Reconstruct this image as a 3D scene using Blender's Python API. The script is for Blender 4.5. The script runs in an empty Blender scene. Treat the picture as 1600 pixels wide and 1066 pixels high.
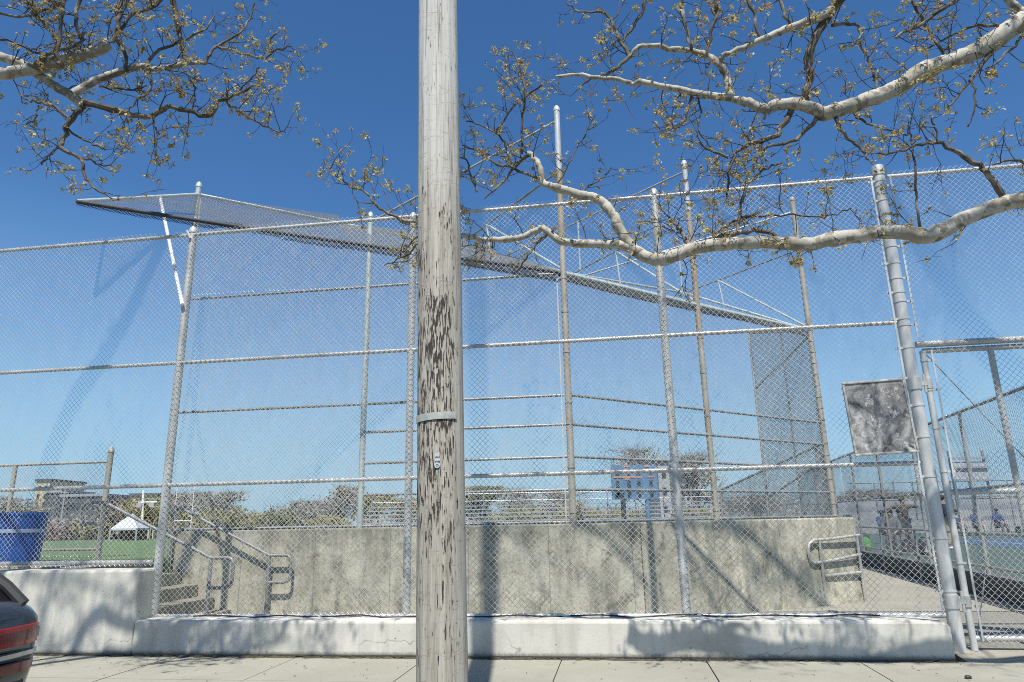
import bpy, bmesh, math, random
import numpy as np
from mathutils import Vector, Matrix, noise as mnoise
R = math.radians
random.seed(7)
rng = np.random.default_rng(7)
sc = bpy.context.scene
col = sc.collection

# ------------------------------------------------------------------ survey
# heading frame: X to the right, Y away from the viewer, Z up; eye 1.5 m above the pavement
EYE = Vector((0, 0, 1.5)); FPX = 1075.0; PITCH = R(14.65); ROLL = 0.0203
cp, sp = math.cos(PITCH), math.sin(PITCH)
def ray(x, y):
    dx, dy = x - 800.0, y - 533.0
    r = dx - dy * ROLL
    u = -dx * ROLL - dy
    return Vector((r, FPX * cp - u * sp, FPX * sp + u * cp))
def at(x, y, Y):
    d = ray(x, y); return EYE + d * (Y / d.y)
def atz(x, y, z):
    d = ray(x, y); return EYE + d * ((z - 1.5) / d.z)
def pix(p):
    v = Vector(p) - EYE
    fw = v.y * cp + v.z * sp; up = -v.y * sp + v.z * cp
    X = FPX * v.x / fw; U = FPX * up / fw
    return (800 + (X - ROLL * U) / (1 + ROLL * ROLL), 533 + (-ROLL * X - U) / (1 + ROLL * ROLL))
A8 = R(8.2)
FD = Vector((math.cos(A8), -math.sin(A8), 0)); FN = Vector((math.sin(A8), math.cos(A8), 0)); FO = Vector((0, 8.73, 0))
def F(s, d=0.0, z=0.0):
    return FO + FD * s + FN * d + Vector((0, 0, z))
def onF(x, y, d=0.0):
    r = ray(x, y); t = ((FO + FN * d - EYE).dot(FN)) / r.dot(FN)
    return EYE + r * t
def sOf(p): return (Vector(p) - FO).dot(FD)

# ------------------------------------------------------------------ node materials
def newmat(name):
    m = bpy.data.materials.new(name); m.use_nodes = True
    nt = m.node_tree; nt.nodes.clear()
    out = nt.nodes.new('ShaderNodeOutputMaterial'); b = nt.nodes.new('ShaderNodeBsdfPrincipled')
    nt.links.new(b.outputs[0], out.inputs[0])
    return m, nt, b
def N(nt, t, **kw):
    n = nt.nodes.new(t)
    for k, v in kw.items():
        if k.startswith('i_'):
            n.inputs[k[2:].replace('_', ' ')].default_value = v
        else: setattr(n, k, v)
    return n
def ramp(nt, fac, stops, interp='LINEAR'):
    r = nt.nodes.new('ShaderNodeValToRGB'); r.color_ramp.interpolation = interp
    e = r.color_ramp.elements
    while len(e) < len(stops): e.new(0.5)
    for k, (p, c) in enumerate(stops):
        e[k].position = p; e[k].color = (c[0], c[1], c[2], 1) if len(c) == 3 else c
    nt.links.new(fac, r.inputs[0]); return r.outputs[0]
def coords(nt, scale=(1, 1, 1), kind='Object', rot=(0, 0, 0)):
    tc = nt.nodes.new('ShaderNodeTexCoord'); mp = nt.nodes.new('ShaderNodeMapping')
    mp.inputs['Scale'].default_value = scale; mp.inputs['Rotation'].default_value = rot
    nt.links.new(tc.outputs[kind], mp.inputs[0]); return mp.outputs[0]
def noise(nt, vec, scale, detail=5, rough=0.6, dist=0.0):
    n = nt.nodes.new('ShaderNodeTexNoise'); n.inputs['Scale'].default_value = scale
    n.inputs['Detail'].default_value = detail; n.inputs['Roughness'].default_value = rough; n.inputs['Distortion'].default_value = dist
    nt.links.new(vec, n.inputs['Vector']); return n.outputs['Fac']
def mix(nt, fac, a, b, mode='MIX'):
    m = nt.nodes.new('ShaderNodeMix'); m.data_type = 'RGBA'; m.blend_type = mode
    for sock, v in ((m.inputs[0], fac), (m.inputs[6], a), (m.inputs[7], b)):
        if hasattr(v, 'is_linked'): nt.links.new(v, sock)
        elif isinstance(v, (int, float)): sock.default_value = v
        else: sock.default_value = (v[0], v[1], v[2], 1)
    return m.outputs[2]
def math_(nt, op, a, b=0.0, clamp=False):
    m = nt.nodes.new('ShaderNodeMath'); m.operation = op; m.use_clamp = clamp
    for k, v in enumerate((a, b)):
        if hasattr(v, 'is_linked'): nt.links.new(v, m.inputs[k])
        else: m.inputs[k].default_value = v
    return m.outputs[0]
def bump(nt, b, h, strength=0.4, dist=0.01):
    n = nt.nodes.new('ShaderNodeBump'); n.inputs['Strength'].default_value = strength; n.inputs['Distance'].default_value = dist
    nt.links.new(h, n.inputs['Height']); nt.links.new(n.outputs[0], b.inputs['Normal'])
def setp(b, **kw):
    for k, v in kw.items():
        k = {'rough': 'Roughness', 'metal': 'Metallic', 'col': 'Base Color', 'spec': 'Specular IOR Level', 'coat': 'Coat Weight', 'trans': 'Transmission Weight', 'alpha': 'Alpha'}[k]
        if hasattr(v, 'is_linked'): b.id_data.links.new(v, b.inputs[k])
        elif k == 'Base Color': b.inputs[k].default_value = (v[0], v[1], v[2], 1)
        else: b.inputs[k].default_value = v

def plain(name, c, rough=0.6, metal=0.0, var=0.15, scale=6.0, spec=0.4, kind='Object', stretch=(1, 1, 1)):
    m, nt, b = newmat(name)
    v = coords(nt, stretch, kind); f = noise(nt, v, scale)
    lo = tuple(x * (1 - var) for x in c); hi = tuple(min(1, x * (1 + var)) for x in c)
    setp(b, col=ramp(nt, f, [(0.3, lo), (0.7, hi)]), rough=rough, metal=metal, spec=spec)
    return m

M = {}
def metal(name, a, b_, rust=None, met=0.45, rough=0.42):
    m, nt, b = newmat(name)
    v = coords(nt, (1, 1, 0.35)); f = noise(nt, v, 9, 8, 0.65); f2 = noise(nt, v, 60, 3)
    c = ramp(nt, f, [(0.3, a), (0.68, b_)])
    if rust: c = mix(nt, ramp(nt, noise(nt, v, 3.2, 6, 0.7), [(0.52, (0, 0, 0)), (0.72, (1, 1, 1))]), c, rust)
    c = mix(nt, ramp(nt, f2, [(0.32, (0.14, 0.14, 0.14)), (0.5, (0, 0, 0))]), c, (0.2, 0.2, 0.19))
    setp(b, col=c, metal=met, rough=ramp(nt, f, [(0.2, (rough - 0.1,) * 3), (0.8, (rough + 0.15,) * 3)]))
    M[name] = m; return m
metal('galvanised', (0.38, 0.385, 0.37), (0.56, 0.555, 0.52), met=0.3)
metal('galvanised_bright', (0.50, 0.50, 0.48), (0.63, 0.63, 0.60), met=0.25, rough=0.34)
metal('aged_post', (0.29, 0.255, 0.20), (0.44, 0.405, 0.335), rust=(0.25, 0.175, 0.105), met=0.25, rough=0.55)
metal('rusty_post', (0.26, 0.20, 0.13), (0.38, 0.31, 0.22), rust=(0.20, 0.12, 0.06), met=0.15, rough=0.6)
metal('dark_rail', (0.22, 0.23, 0.23), (0.36, 0.36, 0.35), rust=(0.2, 0.14, 0.09), met=0.35, rough=0.5)
metal('green_pipe', (0.40, 0.46, 0.44), (0.52, 0.57, 0.54), met=0.3, rough=0.45)
metal('wire', (0.60, 0.595, 0.55), (0.78, 0.775, 0.72), met=0.35, rough=0.33)
metal('wire_shade', (0.028, 0.028, 0.03), (0.06, 0.06, 0.06), met=0.0, rough=0.7)  # near-black wire: shade on the lower hood edge put into the colour
metal('wire_old', (0.42, 0.43, 0.43), (0.58, 0.58, 0.56), met=0.6, rough=0.4)
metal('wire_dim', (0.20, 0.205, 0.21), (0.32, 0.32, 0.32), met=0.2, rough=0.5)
M['white_paint'] = plain('white_paint', (0.82, 0.81, 0.79), 0.35, 0, 0.05)

def concrete_white():
    m, nt, b = newmat('limewashed_concrete')
    v = coords(nt); vs = coords(nt, (1, 1, 0.12))
    big = noise(nt, v, 1.1, 6, 0.6); fine = noise(nt, v, 28, 6, 0.7); streak = noise(nt, vs, 5.5, 5, 0.65)
    c = ramp(nt, big, [(0.30, (0.37, 0.355, 0.30)), (0.48, (0.53, 0.515, 0.45)), (0.72, (0.61, 0.595, 0.53))])
    c = mix(nt, ramp(nt, streak, [(0.48, (0, 0, 0)), (0.68, (0.7, 0.7, 0.7))]), c, (0.40, 0.385, 0.335))
    c = mix(nt, ramp(nt, fine, [(0.30, (0.5, 0.5, 0.5)), (0.42, (0, 0, 0))]), c, (0.36, 0.35, 0.32))
    pits = N(nt, 'ShaderNodeTexVoronoi'); pits.inputs['Scale'].default_value = 9; nt.links.new(v, pits.inputs['Vector'])
    pm = ramp(nt, pits.outputs['Distance'], [(0.05, (1, 1, 1)), (0.13, (0, 0, 0))])
    gate = ramp(nt, noise(nt, v, 3.1, 3), [(0.5, (0, 0, 0)), (0.6, (1, 1, 1))])
    c = mix(nt, math_(nt, 'MULTIPLY', pm, gate), c, (0.20, 0.19, 0.17))
    # hairline cracks, few
    cr = N(nt, 'ShaderNodeTexVoronoi', feature='DISTANCE_TO_EDGE'); cr.inputs['Scale'].default_value = 0.75
    nd = N(nt, 'ShaderNodeTexNoise'); nd.inputs['Scale'].default_value = 4; nt.links.new(v, nd.inputs['Vector'])
    vv = N(nt, 'ShaderNodeVectorMath', operation='ADD'); nt.links.new(v, vv.inputs[0])
    sc_ = N(nt, 'ShaderNodeVectorMath', operation='SCALE'); sc_.inputs[3].default_value = 0.35; nt.links.new(nd.outputs['Color'], sc_.inputs[0]); nt.links.new(sc_.outputs[0], vv.inputs[1])
    nt.links.new(vv.outputs[0], cr.inputs['Vector'])
    cm = ramp(nt, cr.outputs['Distance'], [(0.0015, (0.7, 0.7, 0.7)), (0.005, (0, 0, 0))])
    c = mix(nt, math_(nt, 'MULTIPLY', cm, ramp(nt, noise(nt, v, 0.9, 2), [(0.48, (0, 0, 0)), (0.56, (1, 1, 1))])), c, (0.2, 0.19, 0.17))
    # soil line at the foot (splash dirt)
    sx = N(nt, 'ShaderNodeSeparateXYZ'); nt.links.new(v, sx.inputs[0])
    foot = math_(nt, 'ADD', sx.outputs[2], math_(nt, 'MULTIPLY', fine, -0.07))
    c = mix(nt, ramp(nt, foot, [(0.0, (0.85, 0.85, 0.85)), (0.035, (0, 0, 0))]), c, (0.17, 0.16, 0.13))
    setp(b, col=c, rough=0.85, spec=0.25)
    bump(nt, b, math_(nt, 'ADD', fine, math_(nt, 'MULTIPLY', pm, -0.8)), 0.35, 0.008)
    M['concrete_white'] = m
concrete_white()
def concrete_stained():
    m, nt, b = newmat('stained_concrete')
    v = coords(nt); vs = coords(nt, (1, 1, 0.16))
    big = noise(nt, v, 1.6, 7, 0.68, 0.4); fine = noise(nt, v, 22, 7, 0.72); streak = noise(nt, vs, 4.2, 6, 0.66)
    blot = noise(nt, v, 3.4, 8, 0.72, 0.8)
    c = ramp(nt, big, [(0.36, (0.34, 0.32, 0.235)), (0.47, (0.49, 0.46, 0.345)), (0.60, (0.62, 0.585, 0.45))])
    c = mix(nt, ramp(nt, streak, [(0.47, (0, 0, 0)), (0.64, (0.6, 0.6, 0.6))]), c, (0.19, 0.187, 0.15))
    c = mix(nt, ramp(nt, blot, [(0.52, (0, 0, 0)), (0.64, (0.8, 0.8, 0.8))]), c, (0.135, 0.13, 0.095))
    c = mix(nt, ramp(nt, noise(nt, v, 7.5, 6, 0.7, 0.5), [(0.52, (0, 0, 0)), (0.62, (0.55, 0.55, 0.55))]), c, (0.56, 0.54, 0.45))
    sx = N(nt, 'ShaderNodeSeparateXYZ'); nt.links.new(v, sx.inputs[0])
    topd = ramp(nt, math_(nt, 'ADD', math_(nt, 'MULTIPLY', sx.outputs[2], 0.5), math_(nt, 'MULTIPLY', streak, 0.35)), [(0.72, (0, 0, 0)), (0.90, (0.55, 0.55, 0.55))])
    c = mix(nt, topd, c, (0.13, 0.125, 0.10))
    c = mix(nt, ramp(nt, fine, [(0.32, (0.6, 0.6, 0.6)), (0.5, (0, 0, 0))]), c, (0.17, 0.165, 0.14))
    c = mix(nt, ramp(nt, noise(nt, v, 2.7, 4), [(0.60, (0, 0, 0)), (0.72, (0.5, 0.5, 0.5))]), c, (0.55, 0.53, 0.47))
    c = mix(nt, ramp(nt, noise(nt, coords(nt, (1, 1, 0.1), rot=(0, 0.2, 0)), 1.9, 3), [(0.66, (0, 0, 0)), (0.74, (0.4, 0.4, 0.4))]), c, (0.33, 0.21, 0.11))
    mpj = N(nt, 'ShaderNodeMath', operation='WRAP'); mpj.inputs[1].default_value = 1.22; mpj.inputs[2].default_value = 0.0; nt.links.new(sx.outputs[0], mpj.inputs[0])
    c = mix(nt, ramp(nt, mpj.outputs[0], [(0.0, (0.5, 0.5, 0.5)), (0.012, (0.5, 0.5, 0.5)), (0.016, (0, 0, 0))]), c, (0.14, 0.135, 0.11))
    setp(b, col=c, rough=0.9, spec=0.2); bump(nt, b, fine, 0.5, 0.012)
    M['concrete_stained'] = m
concrete_stained()
def paving(name, a, b_, c_, speck=0.4):
    m, nt, b = newmat(name)
    v = coords(nt); big = noise(nt, v, 0.8, 6, 0.6); fine = noise(nt, v, 45, 5, 0.7); mid = noise(nt, v, 5, 6, 0.7)
    c = ramp(nt, big, [(0.3, a), (0.7, b_)])
    c = mix(nt, ramp(nt, mid, [(0.55, (0, 0, 0)), (0.75, (speck, speck, speck))]), c, c_)
    c = mix(nt, ramp(nt, fine, [(0.3, (0.4, 0.4, 0.4)), (0.45, (0, 0, 0))]), c, c_)
    vo = N(nt, 'ShaderNodeTexVoronoi'); vo.inputs['Scale'].default_value = 2.3; nt.links.new(v, vo.inputs['Vector'])
    c = mix(nt, ramp(nt, vo.outputs['Distance'], [(0.035, (0.6, 0.6, 0.6)), (0.06, (0, 0, 0))]), c, (0.1, 0.095, 0.085))
    c = mix(nt, ramp(nt, noise(nt, v, 1.7, 7, 0.75, 0.5), [(0.56, (0, 0, 0)), (0.70, (0.45, 0.45, 0.45))]), c, c_)
    setp(b, col=c, rough=0.88, spec=0.25); bump(nt, b, fine, 0.3, 0.005)
    M[name] = m
paving('sidewalk_concrete', (0.275, 0.265, 0.21), (0.335, 0.325, 0.262), (0.20, 0.19, 0.15))
paving('plaza_concrete', (0.265, 0.25, 0.20), (0.33, 0.31, 0.25), (0.18, 0.17, 0.135))
paving('asphalt', (0.045, 0.045, 0.047), (0.065, 0.064, 0.063), (0.03, 0.03, 0.03))
paving('dark_concrete', (0.11, 0.11, 0.105), (0.16, 0.155, 0.145), (0.07, 0.07, 0.065))
paving('dirt', (0.20, 0.15, 0.10), (0.26, 0.2, 0.14), (0.14, 0.1, 0.07))
def court(name, c):
    M[name] = plain(name, c, 0.7, 0, 0.10, 2.0)
court('court_green', (0.075, 0.115, 0.09)); court('court_blue', (0.055, 0.11, 0.17))
M['soil'] = plain('soil', (0.075, 0.065, 0.045), 0.95, 0, 0.4, 12)
M['litter'] = plain('litter', (0.12, 0.085, 0.05), 0.9, 0, 0.5, 9)
M['turf'] = plain('turf', (0.095, 0.15, 0.055), 0.9, 0, 0.35, 3.0)
M['far_ground'] = plain('far_ground', (0.17, 0.16, 0.10), 0.95, 0, 0.3, 0.3)

def pole_wood():
    m, nt, b = newmat('weathered_pole_wood')
    tc = nt.nodes.new('ShaderNodeTexCoord'); 
    def mp(s):
        q = nt.nodes.new('ShaderNodeMapping'); q.inputs['Scale'].default_value = s; nt.links.new(tc.outputs['Object'], q.inputs[0]); return q.outputs[0]
    grain = math_(nt, 'ADD', math_(nt, 'MULTIPLY', noise(nt, mp((1, 1, 0.03)), 34, 6, 0.7), 0.6), math_(nt, 'MULTIPLY', noise(nt, mp((1, 1, 0.035)), 95, 4, 0.7), 0.4)); fl = math_(nt, 'ADD', math_(nt, 'MULTIPLY', noise(nt, mp((1, 1, 0.11)), 125, 2, 0.5), 0.6), math_(nt, 'MULTIPLY', noise(nt, mp((1, 1, 0.16)), 60, 3, 0.6), 0.4)); big = noise(nt, mp((1, 1, 0.4)), 2.2, 4)
    pat = noise(nt, mp((1, 1, 0.42)), 9, 4, 0.65)
    c = ramp(nt, grain, [(0.34, (0.11, 0.092, 0.068)), (0.44, (0.32, 0.285, 0.22)), (0.53, (0.50, 0.465, 0.385)), (0.66, (0.64, 0.61, 0.53))])
    c = mix(nt, ramp(nt, big, [(0.36, (0, 0, 0)), (0.6, (0.45, 0.45, 0.45))]), c, (0.60, 0.58, 0.52))
    sx = N(nt, 'ShaderNodeSeparateXYZ'); nt.links.new(tc.outputs['Object'], sx.inputs[0])
    # dark flakes where the pale surface has worn off: thickest 1.2-3.2 m above ground
    zz = ramp(nt, math_(nt, 'DIVIDE', sx.outputs[2], 10.0), [(0.04, (0.08,) * 3), (0.09, (0.28,) * 3), (0.14, (0.68,) * 3), (0.19, (1.0,) * 3), (0.265, (1.0,) * 3), (0.29, (0.72,) * 3), (0.33, (0.5,) * 3), (0.375, (0.1,) * 3), (0.42, (0, 0, 0))])
    side = ramp(nt, math_(nt, 'ADD', math_(nt, 'MULTIPLY', sx.outputs[0], 3.0), 0.5), [(0.0, (1, 1, 1)), (0.66, (1, 1, 1)), (0.82, (0.05, 0.05, 0.05))])
    zs = math_(nt, 'MULTIPLY', zz, side)
    thr = math_(nt, 'ADD', fl, math_(nt, 'MULTIPLY', zs, 0.150))
    thr = math_(nt, 'ADD', thr, math_(nt, 'MULTIPLY', math_(nt, 'SUBTRACT', pat, 0.5), 0.42))
    fm = ramp(nt, thr, [(0.675, (0, 0, 0)), (0.70, (1, 1, 1))])
    c = mix(nt, ramp(nt, math_(nt, 'DIVIDE', sx.outputs[2], 10.0), [(0.0, (0.5,) * 3), (0.28, (0.45,) * 3), (0.42, (0, 0, 0))]), c, (0.36, 0.325, 0.25))
    c = mix(nt, ramp(nt, math_(nt, 'DIVIDE', sx.outputs[2], 10.0), [(0.34, (0, 0, 0)), (0.46, (0.55,) * 3)]), c, (0.62, 0.61, 0.56))
    sh = ramp(nt, thr, [(0.60, (0, 0, 0)), (0.70, (0.8, 0.8, 0.8))])
    c = mix(nt, sh, c, (0.24, 0.21, 0.165))
    c = mix(nt, fm, c, (0.058, 0.049, 0.041))
    ck = noise(nt, mp((1, 1, 0.015)), 26, 2)
    ckm = ramp(nt, ck, [(0.480, (0, 0, 0)), (0.495, (0.95, 0.95, 0.95)), (0.510, (0, 0, 0))])
    c = mix(nt, math_(nt, 'MULTIPLY', ckm, 0.8), c, (0.13, 0.112, 0.088))
    # fine horizontal checks
    hc = noise(nt, mp((0.25, 0.25, 1)), 13, 3, 0.5, 0.3)
    c = mix(nt, ramp(nt, hc, [(0.492, (0, 0, 0)), (0.5, (0.75, 0.75, 0.75)), (0.508, (0, 0, 0))]), c, (0.22, 0.195, 0.155))
    setp(b, col=c, rough=0.85, spec=0.2)
    bump(nt, b, math_(nt, 'ADD', math_(nt, 'MULTIPLY', grain, 0.6), math_(nt, 'MULTIPLY', fm, -0.8)), 0.8, 0.01)
    M['pole_wood'] = m
pole_wood()
def bark():
    m, nt, b = newmat('plane_tree_bark')
    v = coords(nt); f = noise(nt, v, 4.5, 5, 0.55, 0.6); f2 = noise(nt, v, 9.0, 5, 0.6, 0.4); fine = noise(nt, v, 60, 4)
    c = ramp(nt, f, [(0.36, (0.31, 0.285, 0.22)), (0.48, (0.42, 0.395, 0.325)), (0.62, (0.47, 0.45, 0.38))])
    c = mix(nt, ramp(nt, f2, [(0.53, (0, 0, 0)), (0.56, (0.85, 0.85, 0.85))], 'LINEAR'), c, (0.235, 0.20, 0.14))
    c = mix(nt, ramp(nt, f, [(0.60, (0, 0, 0)), (0.63, (0.9, 0.9, 0.9))]), c, (0.16, 0.135, 0.095))
    c = mix(nt, ramp(nt, fine, [(0.32, (0.6, 0.6, 0.6)), (0.42, (0, 0, 0))]), c, (0.2, 0.17, 0.13))
    setp(b, col=c, rough=0.75, spec=0.25); bump(nt, b, math_(nt, 'ADD', f2, math_(nt, 'MULTIPLY', fine, 0.4)), 0.4, 0.008)
    M['bark'] = m
bark()
def barkmid():
    m, nt, b = newmat('branch_bark')
    v = coords(nt); f = noise(nt, v, 7, 5, 0.6, 0.5)
    c = ramp(nt, f, [(0.42, (0.09, 0.075, 0.055)), (0.55, (0.17, 0.145, 0.11)), (0.72, (0.40, 0.36, 0.29))])
    setp(b, col=c, rough=0.8, spec=0.2); M['bark_mid'] = m
barkmid()
M['twig'] = plain('twig_bark', (0.085, 0.068, 0.052), 0.8, 0, 0.4, 8)
def leafmat(name, stops, trans=0.35, scale=3.0):
    m, nt, b = newmat(name)
    g = N(nt, 'ShaderNodeNewGeometry'); v = coords(nt)
    c = ramp(nt, math_(nt, 'ADD', math_(nt, 'MULTIPLY', g.outputs['Random Per Island'], 0.6), math_(nt, 'MULTIPLY', noise(nt, v, scale, 3), 0.4)), stops)
    setp(b, col=c, rough=0.6, spec=0.3)
    tr = nt.nodes.new('ShaderNodeBsdfTranslucent'); nt.links.new(c, tr.inputs[0])
    mx = nt.nodes.new('ShaderNodeMixShader'); mx.inputs[0].default_value = trans
    out = [n for n in nt.nodes if n.type == 'OUTPUT_MATERIAL'][0]
    nt.links.new(b.outputs[0], mx.inputs[1]); nt.links.new(tr.outputs[0], mx.inputs[2]); nt.links.new(mx.outputs[0], out.inputs[0])
    M[name] = m
leafmat('young_leaf', [(0.22, (0.26, 0.16, 0.07)), (0.40, (0.48, 0.36, 0.15)), (0.6, (0.62, 0.52, 0.25)), (0.78, (0.50, 0.46, 0.14))])
leafmat('far_olive', [(0.2, (0.16, 0.15, 0.065)), (0.5, (0.26, 0.235, 0.095)), (0.8, (0.36, 0.32, 0.13))], 0.2, 0.4)
leafmat('far_brown', [(0.2, (0.22, 0.205, 0.165)), (0.5, (0.31, 0.285, 0.235)), (0.8, (0.40, 0.37, 0.31))], 0.2, 0.4)
leafmat('far_pink', [(0.2, (0.20, 0.12, 0.10)), (0.5, (0.30, 0.20, 0.18)), (0.8, (0.40, 0.28, 0.26))], 0.2, 0.4)
leafmat('far_green', [(0.2, (0.10, 0.11, 0.05)), (0.5, (0.17, 0.175, 0.08)), (0.8, (0.24, 0.24, 0.11))], 0.2, 0.4)
M['barrel_blue'] = plain('barrel_blue', (0.02, 0.085, 0.36), 0.4, 0, 0.2, 5)
M['barrel_band'] = plain('barrel_band', (0.30, 0.38, 0.5), 0.5, 0, 0.2, 5)
M['black_rubber'] = plain('black_rubber', (0.025, 0.025, 0.026), 0.6)
M['car_paint'] = plain('car_paint', (0.035, 0.045, 0.06), 0.18, 0.4, 0.05); 
M['car_paint'].node_tree.nodes['Principled BSDF'].inputs['Coat Weight'].default_value = 0.8
M['car_glass'] = plain('car_glass', (0.012, 0.014, 0.016), 0.06, 0, 0.05, spec=0.6)
M['car_trim'] = plain('car_trim', (0.035, 0.035, 0.036), 0.55)
M['chrome'] = plain('chrome', (0.45, 0.46, 0.47), 0.22, 0.8, 0.03)
M['lens_red'] = plain('lens_red', (0.42, 0.012, 0.016), 0.12, 0, 0.1, spec=0.7)
M['lens_dark'] = plain('lens_dark', (0.16, 0.008, 0.012), 0.12, 0, 0.1, spec=0.7)
M['alloy'] = plain('alloy', (0.5, 0.5, 0.52), 0.3, 0.8, 0.05)
M['board_blue'] = plain('board_blue', (0.085, 0.19, 0.34), 0.5, 0, 0.1, 1)
M['board_dark'] = plain('board_dark', (0.03, 0.035, 0.04), 0.5)
M['board_orange'] = plain('board_orange', (0.55, 0.25, 0.15), 0.6)
M['wall_pale'] = plain('wall_pale', (0.36, 0.365, 0.36), 0.8, 0, 0.08, 0.3)
M['wall_tan'] = plain('wall_tan', (0.55, 0.47, 0.31), 0.8, 0, 0.08, 0.3)
M['wall_dark'] = plain('wall_dark', (0.09, 0.095, 0.10), 0.7, 0, 0.2, 0.3)
M['wall_grey'] = plain('wall_grey', (0.32, 0.34, 0.36), 0.7, 0, 0.08, 0.3)
M['roof_grey'] = plain('roof_grey', (0.42, 0.43, 0.44), 0.7, 0, 0.08, 0.3)
M['brick_red'] = plain('brick_red', (0.26, 0.14, 0.10), 0.85, 0, 0.2, 2)
M['tent_white'] = plain('tent_white', (0.48, 0.50, 0.52), 0.6, 0, 0.04)
M['glass_dark'] = plain('glass_dark', (0.03, 0.04, 0.05), 0.1)
M['aluminium'] = plain('aluminium', (0.36, 0.36, 0.37), 0.5, 0.4, 0.1, 2)
M['skin'] = plain('skin', (0.42, 0.26, 0.18), 0.55, 0, 0.08)
M['hair_dark'] = plain('hair_dark', (0.02, 0.017, 0.015), 0.6)
for nme, c in dict(cloth_brown=(0.12, 0.085, 0.055), cloth_navy=(0.02, 0.028, 0.06), cloth_khaki=(0.42, 0.36, 0.26), cloth_grey=(0.13, 0.13, 0.14), cloth_blue=(0.05, 0.09, 0.20), cloth_white=(0.42, 0.42, 0.42), cloth_black=(0.02, 0.02, 0.022), cloth_green=(0.09, 0.36, 0.06), shoe_white=(0.7, 0.7, 0.7)).items():
    M[nme] = plain(nme, c, 0.85, 0, 0.15, 10)
def signmat():
    m, nt, b = newmat('weathered_sign_face')
    v = coords(nt); f = noise(nt, v, 3.2, 8, 0.72, 0.6); f2 = noise(nt, v, 9, 8, 0.75, 0.5); fine = noise(nt, v, 40, 5)
    c = ramp(nt, f, [(0.36, (0.03, 0.03, 0.032)), (0.45, (0.13, 0.13, 0.13)), (0.54, (0.27, 0.27, 0.26)), (0.64, (0.42, 0.415, 0.39))])
    c = mix(nt, ramp(nt, f2, [(0.53, (0, 0, 0)), (0.60, (0.8, 0.8, 0.8))]), c, (0.56, 0.55, 0.52))
    c = mix(nt, ramp(nt, noise(nt, coords(nt, (1, 1, 1)), 5.3, 6, 0.75), [(0.56, (0, 0, 0)), (0.66, (0.85, 0.85, 0.85))]), c, (0.05, 0.05, 0.052))
    c = mix(nt, ramp(nt, fine, [(0.3, (0.5, 0.5, 0.5)), (0.45, (0, 0, 0))]), c, (0.12, 0.12, 0.115))
    setp(b, col=c, rough=0.7, spec=0.3); bump(nt, b, f2, 0.3, 0.004); M['sign_face'] = m
    M['sign_rim'] = plain('sign_rim', (0.36, 0.355, 0.33), 0.7, 0.1, 0.5, 14)
signmat()

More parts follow.
